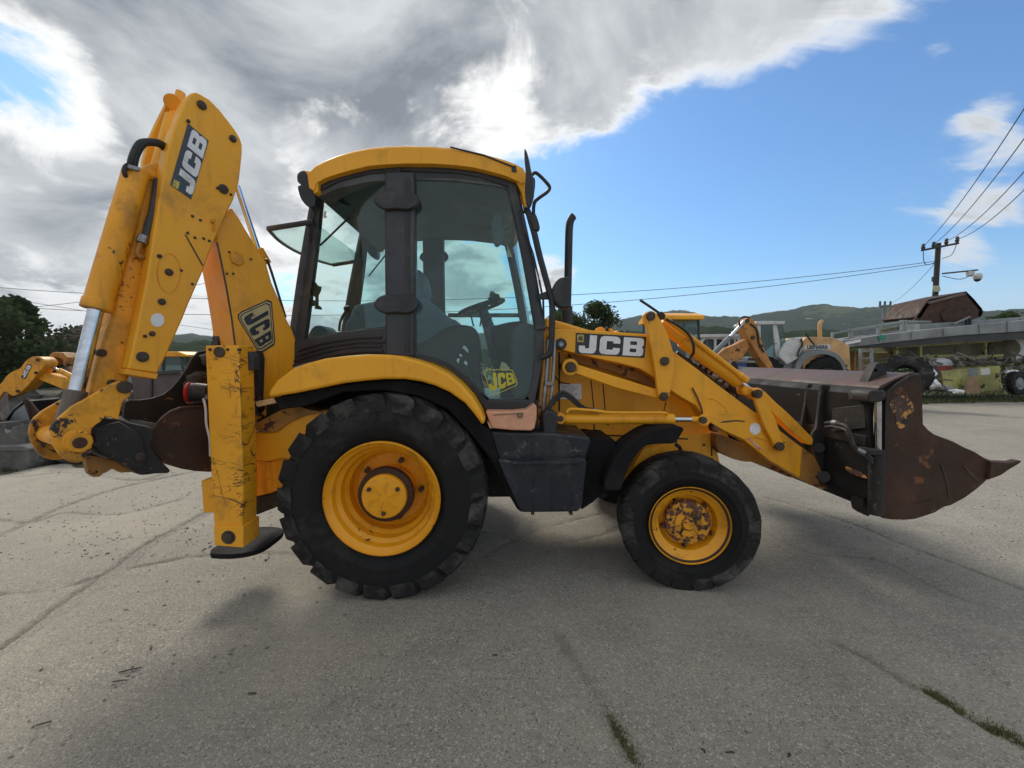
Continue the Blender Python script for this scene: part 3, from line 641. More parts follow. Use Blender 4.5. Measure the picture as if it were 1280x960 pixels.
    m = MB().tube([rt, Vector((rt.x, -rt.y, rt.z))], .05, 8, 1).tube([rb_, Vector((rb_.x, -rb_.y, rb_.z))], .05, 8, 1)
    m.build('rear_cross_rail', DRKG, T)
    MB().tube([ft, Vector((ft.x, -ft.y, ft.z))], .05, 8, 1).tube([fb, Vector((fb.x, -fb.y, fb.z))], .04, 8, 1).build('front_cross_rail', DRKG, T)
    MB().add([ft+Vector((.02,.03,0)), fb+Vector((.02,.03,0)), Vector((fb.x+.02,-fb.y-.03,fb.z)), Vector((ft.x+.02,-ft.y-.03,ft.z))], [(0,1,2,3)]).build('windscreen', GLS, T)
    # louvred panel under the rear side glass
    lv = [(369,424),(380,426),(422,416),(454,412),(484,410),(486,442),(460,441),(435,442),(408,446),(383,452),(360,460),(364,440)]
    lp = both('louvre_panel', PR.slab(lv, -.02, .02), DRKG, bevel=.004)
    rows = [((372,437),(398,429),(430,423),(455,420.5),(476,420)), ((370,443.5),(398,435),(430,428.5),(455,426),(480,426)), ((367,450),(398,440.5),(430,433.5),(455,431.5),(476,431.5)), ((365,456),(395,447),(430,440),(455,437.5),(478,437.5))]
    for rw in rows:
        ptop = smx2(rw); pb = [(x, y+2.6) for x, y in reversed(ptop)]
        PR.slab(ptop+pb, -.036, -.018).build('louvre', DRK, lp[0], bevel=.003)
    # yellow roof with lights, dark headliner
    roof = [(386,222),(389,217),(395,211),(408,204),(423,198),(441,193),(461,189),(484,187),(507,186),(539,187),(563,189),(586,192),(610,198),(632,204),(645,209),(654,214),(658,222),(657,232),(650,229),(632,221),(617,217),(593,211),(570,208),(540,206),(507,206),(484,207),(461,209),(441,214),(423,219),(408,224),(397,230),(394,240),(388,236)]
    RF = Frame(T, (0, -.86, 0), (0, 1, 0))
    m = MB(); base = RF.poly(roof, 0); ys = [(-.02,.0),(.0,.035),(.10,.05),(.4,.06),(.86,.065),(1.32,.06),(1.62,.05),(1.72,.035),(1.74,0)]
    n_ = len(base); top_idx = set(range(1, 18))
    ctr_x = sum(p.x for p in base)/n_
    for (dy, cr) in ys:
        for i, p in enumerate(base):
            inn = .05 if (dy < .0 or dy > 1.73) else 0
            z_ = p.z + (cr if i in top_idx else 0) - .0
            m.v.append(Vector((p.x + (-.04*math.copysign(1, p.x-ctr_x) if inn and abs(p.x-ctr_x) > .8 else 0), p.y+dy, (p.z if i not in top_idx else p.z + cr*.6))))
    for k in range(len(ys)-1):
        for i in range(n_): j = (i+1) % n_; m.f.append((k*n_+i, k*n_+j, (k+1)*n_+j, (k+1)*n_+i))
    m.f.append(tuple(range(n_))); m.f.append(tuple(reversed(range((len(ys)-1)*n_, len(ys)*n_))))
    m.build('cab_roof', YEL, T, bevel=.012, sharp=40)
    hl = [(395,236),(423,221),(461,213),(507,209),(570,211),(617,219),(648,231),(650,240),(617,232),(570,226),(507,224),(461,227),(423,235),(398,246)]
    bd('headliner', RF.slab(hl, .05, 1.67), LINER)
    both('roof_trim', PS.slab([(397,231),(423,220.5),(461,210.5),(507,207.5),(570,209.5),(617,218.5),(648,231),(645,236),(600,221),(570,216),(507,213.5),(461,217),(423,226.5),(400,238)], -.012, .05), DRKG, bevel=.004)
    rl = [(371,220),(374,215),(380,213),(386,216),(392,222),(394,245),(393,257),(388,259),(383,257),(377,250),(374,243),(372,233),(376,231),(372,227)]
    both('rear_work_light', RF.slab(smx(rl), .02, .14), DRK, bevel=.012)
    both('light_bracket', RF.slab([(381,213),(390,214),(398,226),(397,240),(392,242),(388,226)], -.01, .10), YEL, bevel=.006)
    # tilted-open rear window
    rw = [RF.P(392,277,.22), RF.P(335,286,.22)]
    RWf = Frame(T, (0, .66, 0), (0, 1, 0)); far_h = RWf.P(479,313); far_o = RWf.P(402,330)
    near_h, near_o = rw
    far_h = Vector((near_h.x, -near_h.y, near_h.z)); far_o = Vector((near_o.x, -near_o.y, near_o.z))
    bow = [near_h, near_o] + [near_o.lerp(far_o, t) + Vector((-.10*math.sin(math.pi*t), 0, -.01)) for t in (.15,.3,.5,.7,.85)] + [far_o, far_h]
    nr = (near_o-near_h).cross(far_h-near_h).normalized()*.006
    MB().prism(bow, nr).build('rear_window', GLS, T, label='rear window swung up and open behind the cab')
    m = MB().tube([near_h, near_o], .022, 8, 1).tube([far_h, far_o], .022, 8, 1).tube(bow[1:-1], .014, 8, 2); m.build('rear_window_frame', DRKG, T)
    cn = RF.P(388,284,.2); cn2 = RF.P(387,302,.2); m = MB()
    m.tube([cn + (cn2-cn)*(k/60) + Vector((math.cos(k*1.05)*.014, math.sin(k*1.05)*.014, 0)) for k in range(61)], .004, 5, 1); m.build('window_spring', DRK, T)
    gs = RF.P(400,307,.24); MB().tube([gs, gs+Vector((.22,.05,.24))], .008, 6, 1).tube([Vector((gs.x,-gs.y,gs.z)), Vector((gs.x+.22,-gs.y-.05,gs.z+.24))], .008, 6, 1).build('gas_strut', DRK, T)
    # roof cross light, latch, handle on glass
    bd('window_latch', PR.slab(smx([(415,243),(421,245),(428,247),(431,250),(437,254),(438,257),(434,257),(428,255),(424,252),(420,247)]), .02, .04), DRK, bevel=.003)
    bd('window_handle', PR.slab([(389,352),(393,352),(397,357),(401,358),(400,363),(397,369),(397,381),(401,384),(401,387),(393,386),(394,372),(392,370),(388,368)], .02, .045), DRK, bevel=.004)
    q = PR.P(388,378,.03); MB().cyl(q, q+Vector((0,.04,0)), .028).build('glass_fixing', DRK, T, bevel=.004)
    bd('glass_sticker', PS.slab([(504.5,0),(504,0),(503,0)], 0, .001) if False else PR.slab([(405,264),(408,264),(407,269),(409,271),(406,273),(404,272)], .008, .012), WHT)
    # window mirror inside the door glass
    mr = smx([(617,268),(620,264),(626,262),(628,266),(629,285),(628,300),(624,307),(620,308),(617,303),(614,285)])
    MI = Frame(T, (0, -.62, 0), (0, 1, 0))
    bd('inside_mirror_frame', MI.slab(mr, 0, .02, [shrink(mr, .88, (621.5, 285))]), DRK); bd('inside_mirror', MI.slab(shrink(mr, .9, (621.5, 285)), .004, .014), surf('mirror_back', (.05,.06,.07), rough=.3, bump=0))
    MB().tube([MI.P(629,288), MI.P(643,281)], .006, 6, 1).build('mirror_arm', DRK, T)
    bd('paper_sticker', PS.slab([(634,304),(640,321),(634,321)], .02, .024), CREAM)
    # door glass decal
    pq = [(604.5,465),(609,462),(636,461.5),(641,463),(647,478),(646,482),(618,494),(614,493)]
    bd('door_decal_frame', PS.slab(pq, -.002, .008, [shrink(pq, .94, (626, 477))]), OLV)
    bt = MB()
    for ch, qd in (('J', ((613,489),(622,487),(620,466),(609,466))), ('C', ((624,487),(633,484),(631,466),(622,466))), ('B', ((634,483),(645,478),(640,466),(632,466)))):
        m = text_quad(PS, -.003, .008, qd, ch); bt.add(m.v, m.f)
    bt.build('door_decal_letters', OLV, T)
    bd('paper_scrap', PS.slab([(627,452),(632,454),(637,460),(636,463),(628,464),(625,460)], .03, .034), CREAM)
    # inside the cab
    I1 = Frame(T, (0, 0, 0), (0, 1, 0))
    bd('seat', I1.slab(smx([(430,410),(436,396),(441,384),(447,380),(470,376),(500,372),(530,372),(546,384),(560,396),(574,404),(580,430),(580,480),(470,500),(430,480)]), -.30, .24), SEAT, bevel=.05, seg=4)
    bd('seat_headrest', I1.slab(smx([(486,350),(500,338),(520,336),(530,345),(532,375),(486,378)]), -.14, .14), SEAT, bevel=.03, seg=3)
    bd('armrest', I1.slab(smx([(383,424),(388,412),(394,407),(403,408),(410,418),(410,430),(384,432)]), -.35, -.1), SEAT, bevel=.02)
    bd('side_console', I1.slab(smx([(503,440),(520,430),(538,422),(556,410),(572,406),(590,408),(597,418),(600,440),(600,470),(600,520),(503,520)]), -.62, -.38), surf('black_cover', (.009,.010,.010), (.04,.04,.037), .15, 4, rough=.6, bump=.6, bscale=10, fold=.03), bevel=.02)
    m = MB(); rm = random.Random(3)
    for k in range(5):
        x_, y_ = 578+rm.uniform(-7,7), 440+rm.uniform(-12,14)
        I1.slab([(x_,y_),(x_+rm.uniform(2,4),y_+rm.uniform(0,2)),(x_+rm.uniform(1,5),y_+rm.uniform(4,7)),(x_-rm.uniform(0,3),y_+3)], -.640, -.636, [], m)
    m.build('paper_labels', WHT, T)
    m = MB().tube([I1.P(424,414,-.2), I1.P(425,404,-.2), I1.P(428,396,-.2), I1.P(433,388,-.2)], .012, 8); m.lathe(I1.P(434,386,-.2), (0,0,1), [(0,-.03),(.025,-.02),(.032,0),(.025,.02),(0,.03)], 14); m.build('lever', DRK, T)
    for (x_, y_, x2, y2) in ((592,408,588,392),(600,408,603,392),(606,410,612,396)):
        m = MB().tube([I1.P(x_,y_,-.15), I1.P(x2,y2,-.15)], .008, 6, 1); m.lathe(I1.P(x2,y2,-.15), (0,0,1), [(0,-.03),(.02,-.02),(.025,0),(.02,.02),(0,.03)], 12); m.build('lever', DRK, T)
    # steering wheel and column
    cw = I1.P(602, 384, -.05); ax = Vector((-.32, 0, 1)).normalized()
    m = MB().lathe(cw, ax, [(.215+.018*math.cos(t), .018*math.sin(t)) for t in [2*math.pi*k/10 for k in range(10)]], 40, closed=True)
    for k in range(3):
        t = k*2.1+.4; b1 = ax.orthogonal().normalized(); b2 = ax.cross(b1); m.tube([cw, cw+(b1*math.cos(t)+b2*math.sin(t))*.21], .014, 6, 1)
    m.cyl(cw-ax*.04, cw+ax*.02, .05); m.build('steering_wheel', DRK, T, sharp=60)
    q = I1.P(617, 373, -.28); m = MB(); m.add(*blob_mesh(q, .055, 3)); m.build('wheel_knob', DRK, T)
    MB().cyl(cw, I1.P(622, 440, -.05), .045, .07).build('steering_column', DRKG, T)
    bd('column_panel', I1.slab([(604,412),(612,408),(622,430),(628,452),(625,466),(620,468),(612,446)], -.2, .05), LINER, bevel=.01)
    bd('dashboard', I1.slab(smx([(612,412),(622,406),(640,402),(656,402),(668,412),(676,430),(676,515),(630,515),(624,460)]), -.55, .55), VOID, bevel=.03, seg=3)
    bd('pedal_panel', I1.slab(smx([(640,418),(650,405),(664,405),(672,418),(672,505),(645,505),(638,460)]), -.80, -.62), DRK, bevel=.02)
    bd('cab_floor', I1.slab([(500,498),(668,503),(668,514),(500,514)], -.82, .82), DRK)
    m = MB(); far_side = I1
    bd('far_door_rail', Frame(T,(0,.86,0)).slab([(560,391.5),(650,391.5),(650,396.5),(560,396.5)], 0, .03), DRKG)
    # lower cab body between fender and bonnet
    both('lower_cab_panel', F.slab([(596,500),(676,500),(680,540),(612,540)], -.84, -.78), DRK)
    both('step_panel', F.slab([(607,514),(640,514.5),(658,512.5),(668,505.5),(671,508),(671,522),(668,536),(664,538.5),(640,538),(615,535.5),(611,526)], -1.03, -.82), PEACH, bevel=.012, seg=3, label='faded peach step panel below the cab door')
    bd('step_slot', F.slab([(616,518),(654,515.8),(655,517),(617,519.6)], -1.034, -1.025), surf('slot_shade', (.30,.16,.10), bump=0, rough=.6))
    MB().tube([F.P(650+3*math.cos(t), 519.5+2.5*math.sin(t), -1.04) for t in [2*math.pi*k/12 for k in range(13)]], .004, 5, 1).build('pull_ring', PIN, T)
    bd('peach_edge', F.slab([(609,527),(612,529),(615,536),(612,535)], -1.03, -.9), PEACH)
    # ---------- black step box / tank
    bd('tank_lower', F.slab([(622,574),(640,576),(700,575),(731,573),(734,577),(728,634),(722,640),(690,640.5),(653,641),(648,636),(630,596)], -1.09, -.4), NAVY, bevel=.014, seg=3)
    bd('tank_lid', F.slab([(611,538),(640,540),(690,541),(737,546),(739,552),(733,574),(731,577),(640,579),(622,576)], -1.00, -.4), NAVY, bevel=.02, seg=3)
    bd('tank_front', F.slab([(733,549),(738,546),(765,548),(770,552),(771,568),(766,590),(755,616),(742,628),(727,638),(732,580)], -.86, -.4), VOID, bevel=.014)
    m = MB()
    for xx in (664, 712): F.slab([(xx,640),(xx+4,640),(xx+4,644),(xx,644)], -1.05, -.98, [], m)
    m.build('tank_feet', PIN, T, bevel=.003)
    for xx in (667, 690, 716):
        F.slab([(xx,578),(xx+1,578),(xx,638),(xx-1,638)], -1.094, -1.085).build('tank_rib', NAVY, T)
    bd('filler_cap', F.slab([(678,517),(683,513),(694,514),(698,520),(696,545),(679,545)], -.98, -.86), DRK, bevel=.014, seg=3)
    # ---------- bonnet / engine side
    hood = [(676,398),(690,399),(706,403),(735,412),(760,416),(806,420),(846,450),(866,470),(876,508),(893,535),(897,545),(897,563),(888,575),(760,577),(700,577),(682,560),(676,500)]
    bd('engine_cover', F.slab(hood, -.47, .47), YEL, bevel=.02, seg=3)
    bd('cover_cap', F.slab([(682,397),(692,399),(700,403),(730,413),(724,414),(700,412),(682,409)], -.52, -.30), YEL, bevel=.01)
    for pts in ([(698,440),(700,440),(700,515),(698,515)], [(738,475),(739.3,475),(743,510),(741.7,510)], [(753,480),(754.3,480),(757,512),(755.7,512)], [(835,488),(836,488),(830,516),(829,516)]):
        bd('panel_gap', F.slab(pts, -.473, -.465), GRIMEM)
    bd('chassis_side', F.slab([(690,536),(742,537),(742,541),(820,548),(820,545),(897,540),(897,566),(905,600),(890,640),(830,640),(770,600),(750,575),(690,570)], -.50, -.42), YEL, bevel=.006)
    bd('panel_gap', F.slab([(742,530),(743.5,530),(743.5,543),(800,544.5),(860,548),(860,549.6),(800,546.4),(742,544.6)], -.505, -.495), GRIMEM)
    bd('panel_gap', F.slab([(889,541),(890.6,541),(890.6,570),(889,570)], -.505, -.495), GRIMEM)
    bd('arm_shade_panel', F.slab([(712,442),(800,462),(822,474),(822,486),(760,462),(716,452)], -.60, -.48), YBROWN)  # brown panel paints in the shade below the loader arm
    # hoses and hydraulic pipes between cab and engine cover
    for k, (xa, xb, rr, mm) in enumerate(((679,672,.016,YBROWN),(683.5,677,.014,STL),(688,682,.014,YBROWN),(692,686,.012,STL))):
        MB().tube([F.P(xa+1,425,-.80), F.P(xa,460,-.82), F.P((xa+xb)/2,500,-.84), F.P(xb,540,-.82)], rr, 8).build('hydraulic_pipe', mm, T)
    bd('pipe_clamp', F.slab([(681,477),(692,477),(692,482),(681,482)], -.87, -.80), STL, bevel=.004)
    for k in (0, 1):
        MB().tube([F.P(684+k*2,522,-.90), F.P(686+k*2,508-k,-.90), F.P(692+k,499+k*3,-.88), F.P(702,490.5+k*4,-.87), F.P(711,493+k*4,-.86), F.P(719,500+k*4,-.86), F.P(730,509.5+k*2,-.86), F.P(742,512+k*1.5,-.86)], .0135, 8).build('hydraulic_hose', HOSE, T)
    MB().cyl(F.P(741,512.7,-.86), F.P(748,513.7,-.86), .019, n=8).build('hose_fitting', STL, T, bevel=.003)
    MB().tube([F.P(689,455,-.49), F.P(692,467,-.50), F.P(700,477,-.50), F.P(712,480,-.50)], .005, 6).build('thin_cable', HOSE, T)
    wp = bd('warning_plate', F.slab([(700,480),(727,479.5),(727,499),(700,499)], -.485, -.475), WHT)
    m = MB(); rm = random.Random(9)
    for r_ in range(6):
        x_ = 702
        while x_ < 716+rm.uniform(0, 8):
            l_ = rm.uniform(1, 3.5); F.slab([(x_,482+r_*2.5),(x_+l_,482+r_*2.5),(x_+l_,483+r_*2.5),(x_,483+r_*2.5)], -.487, -.485, [], m); x_ += l_+.8
    m.build('plate_print', surf('grey_print', (.25,.26,.28), bump=0), wp)
    # ---------- loader arms, both sides
    arm = [(685,424),(687,415),(691,411),(700,411),(750,413.5),(806,417.5),(818,420),(844,441),(869,459),(900,483),(931,506),(962,528),(994,553),(1012,566),(1019,573),(1026,588),(1031,600),(1033,610),(1028,612),(1012,604),(994,594.5),(962,576),(931,551),(905,539),(893,531),(885,527),(876,515),(870,507),(852,497),(838,488),(826,477),(819,472),(800,461),(778,455),(750,449),(712,440),(693,435),(687,431)]
    AW = -.76
    both('loader_arm', F.slab(arm, AW, AW+.15), YEL, bevel=.008)
    both('arm_doubler', F.slab([(865.5,485),(905,503),(930,520),(950,537),(962,552),(944,546),(930,549.5),(905,538),(886,527),(880,524),(877,511),(872,498)], AW-.012, AW), YEL, bevel=.003)
    both('weld_seam', F.slab([(865,485),(866.5,484.5),(873,497),(878,510),(880,525),(878.5,525),(876.5,511),(871.5,498)], AW-.016, AW-.01), PIN)
    both('weld_seam', F.slab([(900,528),(905,526.5),(920,525),(931,526),(931,527.3),(920,526.6),(905,528.3)], AW-.016, AW-.01), PIN)
    m = MB().tube([F.P(x,y,AW-.012) for x, y in ((884,499),(891,499),(900,504),(907,511),(909,516),(905,518),(898,517))], .004, 5); m.build('weld_bead', YELW, T)
    both('arm_foot', F.slab([(1003,560),(1018,570),(1028,590),(1034,611),(1020,609),(1000,598)], AW-.008, AW), YBROWN, bevel=.004)
    post = smx([(804,396),(806,392),(809,390),(814,388.5),(820,391),(825,398),(830,408),(837,424),(842,442),(844,456),(841,474),(838,490),(835,499),(830,503),(825,500),(822,488),(820,470),(817,450),(812,425),(808,408)])
    both('loader_lever', F.slab(post, AW-.075, AW-.035), YEL, bevel=.006)
    both('link_bar', F.slab([(712,455),(716,452.5),(721,455.5),(770,471),(822,487),(833,492),(833,500),(823,498.5),(770,485),(717,466),(711,462)], AW-.035, AW+.03), YEL, bevel=.008)
    for (x_, y_, r_) in ((814,395,.034),(831.5,451.5,.034),(830.5,496,.034)):
        q = F.P(x_, y_, AW-.095); both('pin', MB().cyl(q, q+e*.05, r_, n=22), PIN, bevel=.005)
        MB().cyl(q-e*.004, q+e*.002, r_*.5, n=16).build('pin_cap', STL if r_ < 0 else PIN, T)
    q = F.P(714, 459, AW-.07); both('pin', MB().cyl(q, q+e*.35, .040, n=22), PIN, bevel=.005)
    MB().lathe(q+e*.035, e, [(.042,0),(.062,.0),(.066,.02),(.066,.04)], 28).build('pin_boss', YEL, T)
    # indicator lamp on the arm end
    q = F.P(701, 430, AW); MB().lathe(q, e, [(.022,-.022),(.042,-.02),(.046,0)], 28).build('lamp_bezel', DRK, T)
    MB().lathe(q, e, [(0,-.022),(.014,-.024),(.018,-.015),(.030,-.018),(.032,-.01)], 24).build('lamp', STL, T)
    # arm decal
    dqd = [(719,442),(805.5,447.5),(808,421),(720,416)]
    bd('decal_plate', F.slab(dqd, AW-.004, AW+.001), BLKD, label='black decal with white letters on the loader arm')
    text_quad(F, AW-.007, .004, [(723,441),(803.5,445.5),(805.5,423),(725,418)], 'JCB', gap=.16).build('decal_letters', WHT, T)
    bd('decal_badge', F.slab([(721.5,418),(730,418.5),(730,428),(721.5,427.5)], AW-.009, AW-.002), surf('badge_cream', (.60,.47,.15), (.08,.08,.03), .6, 60, rough=.4, bump=0))
    text_quad(F, AW-.011, .003, [(723.5,425.5),(728,425.5),(728,420.5),(723.5,420.5)], 'B').build('badge_mark', BLKD, T)
    bd('round_sticker', F.slab([(944+7*math.cos(t), 536+7.2*math.sin(t)) for t in [2*math.pi*k/24 for k in range(24)]], AW-.014, AW-.0), WHT, label='round white sticker on the loader arm')
    bd('warning_strip', F.slab([(931,544.5),(934,545),(952,560.5),(950,563)], AW-.004, AW), REDW, label='red and white warning strip')
    # tilt rams above the arm
    u0, u1 = F.P(822,402,-.70), F.P(925,477,-.70)
    both('tilt_ram', MB().cyl(u0.lerp(u1, .03), u0.lerp(u1, .30), .050, n=24).cyl(u0.lerp(u1, .30), u1, .062, n=28), YEL, bevel=.006, sharp=40)
    both('tilt_ram_rod', MB().cyl(u1, F.P(938,489,-.70), .024, n=18), CHR)
    both('tilt_ram_eye', F.slab(smx([(929,487),(934,482),(940,485),(950,486),(955,492),(951,499),(944,500),(938,495),(931,494)]), AW-.01, AW+.10), YELW, bevel=.01)
    both('ram_pipe', MB().tube([F.P(827,393,-.79), F.P(833,399,-.79), F.P(880,434,-.78), F.P(929,472,-.77)], .020, 8, 2), YEL)
    both('pipe_cap', MB().cyl(F.P(925,469,-.77), F.P(934,476,-.77), .027, n=12), YELW, bevel=.004)
    both('ram_bolt_block', F.slab([(822,392),(827,389),(832,393),(831,399),(826,400)], -.84, -.78), RST, bevel=.004)
    MB().tube([F.P(800,375,-.80), F.P(812,383,-.80), F.P(825,392,-.80)], .010, 8, 1).build('locking_rod', RST, T)
    both('hydraulic_hose', MB().tube([F.P(833,399,-.83), F.P(848,407,-.84), F.P(860,417,-.84), F.P(866,428,-.84), F.P(867,440,-.82), F.P(863,446,-.78)], .011, 8), HOSE)
    MB().tube([F.P(870,452,-.62), F.P(890,466,-.60), F.P(905,478,-.60), F.P(925,492,-.6)], .03, 8).build('hose_bundle', BLK, T)
    m = MB(); rm = random.Random(2)
    for k in range(7):
        q = F.P(866+k*7, 447+k*5.6, -.66); m.add(*blob_mesh(q, rm.uniform(.018,.03), k))
    m.build('hose_fittings', STL, T, kind='stuff')
    # bucket levers
    lvA = smx([(942,490),(944,486.5),(949,485),(954,488),(956,494),(962,508),(970,525),(977,545),(981,556),(980,562),(975,565.5),(970,562),(966,552),(957,535),(949,515),(944,500)])
    both('bucket_lever', F.slab(lvA, AW-.06, AW-.022), YEL, bevel=.006)
    lvB = [(951,488),(956,489),(970,503),(985,516),(999,530),(1013,544),(1017,549),(1016,556),(1011,556),(993,542),(980,530),(966,516),(956,502),(949,495)]
    both('bucket_link', F.slab(lvB, AW+.0, AW+.10), YEL, bevel=.006)
    for (x_, y_) in ((948.5,492.5),(976,558.5)):
        q = F.P(x_, y_, AW-.085); both('pin', MB().cyl(q, q+e*.05, .034, n=22), PIN, bevel=.005); MB().cyl(q-e*.004, q+e*.002, .018, n=16).build('pin_cap', PIN, T)
    # lift rams
    l0, l1 = F.P(706,523.5,-.84), F.P(842,524,-.84)
    both('lift_ram', MB().cyl(l0, l1, .040, n=28).cyl(l1-Vector((.08,0,0)), l1, .044, n=28), YEL, bevel=.005, sharp=40)
    both('lift_ram_rod', MB().cyl(l1, F.P(866,524.3,-.84), .020, n=18), CHR)
    both('lift_ram_eye', MB().cyl(F.P(864,524.3,-.84), F.P(876,524.5,-.84), .024, n=16).cyl(F.P(880,525,-.88), F.P(880,525,-.77), .045, n=24), YEL, bevel=.004)
    q = F.P(880, 525.5, -.90); both('pin', MB().cyl(q, q+e*.06, .026, n=20), PIN, bevel=.003)
    q = F.P(701, 523.5, -.89); both('pin', MB().cyl(q+e*.01, q+e*.12, .042, n=24), YELW, bevel=.004); MB().cyl(q, q+e*.02, .022, n=16).build('pin_cap', PIN, T)
    MB().tube([F.P(709,516,-.89), F.P(711,512,-.89), F.P(722,511.5,-.89), F.P(750,514,-.89), F.P(760,515.5,-.89), F.P(800,516,-.89), F.P(830,516,-.89), F.P(833,518.5,-.88)], .011, 8, 3).build('ram_pipe', YEL, T)
    q = F.P(895, 535, AW-.01); both('pin', MB().cyl(q, q+e*.06, .036, n=20), RST, bevel=.004)
    bd('torque_tube', F.slab(smx([(897,543),(915,549),(931,556),(945,566),(965,578),(985,590),(1000,598),(985,596),(960,585),(944,578),(930,577),(912,572),(897,562)]), -.60, .60), YBROWN, bevel=.01)
    # front mudguard
    ff = smx([(855,535),(840,533.5),(828,535),(812,539),(800,546),(788,554),(778,563),(770,572),(763,585),(757,600),(756,612),(766,614),(776,612),(780,600),(784,590),(790,578),(797,568),(805,559),(815,556),(830,555),(843,554),(850,546)])
    both('front_mudguard', F.slab(ff, -1.02, -.76), VOID, bevel=.012, seg=3)
    both('mudguard_stay', MB().tube([F.P(845,556,-.85), F.P(850,560,-.8), F.P(856,575,-.5)], .015, 8), DRK)
    both('arch_plate', F.slab([(805,560),(830,556),(820,566),(808,576),(796,590),(790,584)], -.74, -.70), YEL, bevel=.004)
    # ---------- front bucket
    sp = [(1151,467),(1153,490),(1154,530),(1160,537),(1168,543),(1192,552),(1205,559),(1219,565),(1230,572),(1241,577),(1252,579),(1259,584),(1256,590),(1246,594),(1236,598),(1227,606),(1219,613),(1205,623),(1188,632),(1182,633),(1177,635.5),(1168,641),(1153,646),(1143,649),(1131,650),(1115,649.5),(1104,648),(1103,620),(1105,562),(1107,520),(1108,505),(1110,490),(1122,479),(1137,470)]
    both('bucket_cheek', F.slab(sp, -1.19, -1.165), RST, bevel=.004, label='rusty brown side cheek of the front bucket')
    bd('paint_patch', F.slab(smx([(1113,502),(1118,498),(1127,494),(1136,498),(1142,508),(1141,515),(1133,520),(1134,530),(1126,536),(1121,530),(1119,518),(1114,514)]), -1.1925, -1.19), RSTY, label='patch of old yellow paint and rust')
    bd('cheek_hole', F.slab([(1131+4*math.cos(t),527+4*math.sin(t)) for t in [2*math.pi*k/14 for k in range(14)]], -1.1935, -1.189), BLK)
    bd('cheek_weld', F.slab([(1176,580),(1178,580),(1185,602),(1188,622),(1186,622),(1183,602)], -1.194, -1.18), PIN)
    bd('cheek_rim', F.slab([(1109,490),(1122,479),(1137,470),(1151,467),(1151,470),(1138,473.5),(1124,482),(1112,492),(1110,506),(1108,560),(1106,560),(1107,506)], -1.2, -1.19), BLK, bevel=.003)
    bd('wear_plate', F.slab([(1104,648),(1104,632),(1125,634),(1150,630),(1172,622),(1177,635),(1153,646),(1131,650)], -1.196, -1.19), RST, bevel=.003)
    bd('cheek_weld', F.slab([(1204,583),(1206,582),(1216,592),(1225,602),(1223,603),(1213,594)], -1.194, -1.18), PIN)
    both('cutting_edge', F.slab([(1240,577),(1262,579),(1274,575.5),(1278,576.5),(1274,580),(1262,587),(1252,594),(1236,600),(1238,592)], -1.22, -1.17), RST, bevel=.006)
    shell = [(1151,467),(1140,467),(1120,474),(1100,484),(1088,494),(1086,520),(1087,560),(1086,600),(1084,624),(1098,640),(1110,646),(1131,648),(1153,644),(1177,634),(1205,621),(1230,602),(1252,588),(1250,584),(1228,598),(1203,616),(1176,629),(1153,639),(1131,643),(1112,641),(1102,635),(1091,622),(1093,600),(1093,560),(1092,520),(1094,499),(1104,489),(1122,479),(1140,472)]
    bd('bucket_shell', F.slab(shell, -1.165, 1.165), surf('bucket_black', (.012,.012,.013), (.034,.026,.022), .10, 2.0, (.16,.11,.06), .16, 12, rough=.66, spec=.2, bump=.35, bscale=18, seed=30), bevel=.004)
    # reddish worn top face and rolled rim
    bd('spill_guard', F.slab([(1151,466.5),(1138,466),(1120,472.5),(1100,482.5),(1098,486),(1103,486),(1122,476),(1140,470)], -1.165, 1.165), surf('worn_top', (.12,.060,.050), (.055,.05,.048), .7, 1.6, (.20,.17,.13), .12, 14, rough=.6, bump=.3, seed=31), bevel=.003)
    for k in range(8):
        y_ = -1.05 + k*.3; p0 = F.P(1250,584,-1.165); p0 = Vector((p0.x, y_, p0.z))
        MB().add([p0+Vector(v) for v in ((-.12,-.04,0),(-.12,.04,0),(.02,.04,.02),(.02,-.04,.02),(.20,-.015,.015),(.20,.015,.015),(-.12,-.04,-.05),(-.12,.04,-.05),(.02,.04,-.04),(.02,-.04,-.04))],
                 [(0,1,2,3),(3,2,5,4),(6,9,8,7),(9,4,5,8),(0,3,9,6),(1,7,8,2),(3,4,9),(2,8,5),(0,6,7,1)]).build('bucket_tooth', RST, T, bevel=.004)
    # clam ram and its hoses at the near end
    MB().cyl(F.P(1098,500,-1.20), F.P(1098,566,-1.20), .019, n=16).build('clam_ram_rod', CHR, T)
    both('clam_ram', MB().cyl(F.P(1096,563,-1.20), F.P(1095,643,-1.20), .046, n=24), BLK, bevel=.008)
    bd('ram_head', F.slab(smx([(1086,500),(1087,492),(1093,488),(1106,488),(1109,493),(1106,500),(1098,503),(1088,503)]), -1.24, -1.06), BLK, bevel=.012)
    bd('ram_collar', F.slab([(1086,562),(1106,563),(1106,570),(1086,569)], -1.25, -1.12), BLK, bevel=.006)
    bd('clam_guard', F.slab([(1087,575),(1090,572),(1091,640),(1086,646),(1079,641),(1077,634),(1080,615),(1084,600)], -1.12, -1.02), BLK, bevel=.006)
    bd('cheek_flange', F.slab([(1104,506),(1108,500),(1106,570),(1104,640),(1100,642),(1102,570)], -1.17, -1.10), BLK, bevel=.004)
    BW = Frame(T, F.P(1086,560,-1.165), (1,0,0))
    hp = [(1032,529),(1040,528),(1050,530),(1058,533),(1063,543),(1067,555),(1074,563),(1083,567),(1090,575)]
    for k in (0, 1):
        MB().tube([BW.P(x, y+k*(5 if i < 5 else 4), -.05-.06*math.sin(math.pi*i/8)) for i, (x, y) in enumerate(hp)], .013, 8).build('hydraulic_hose', HOSE, T)
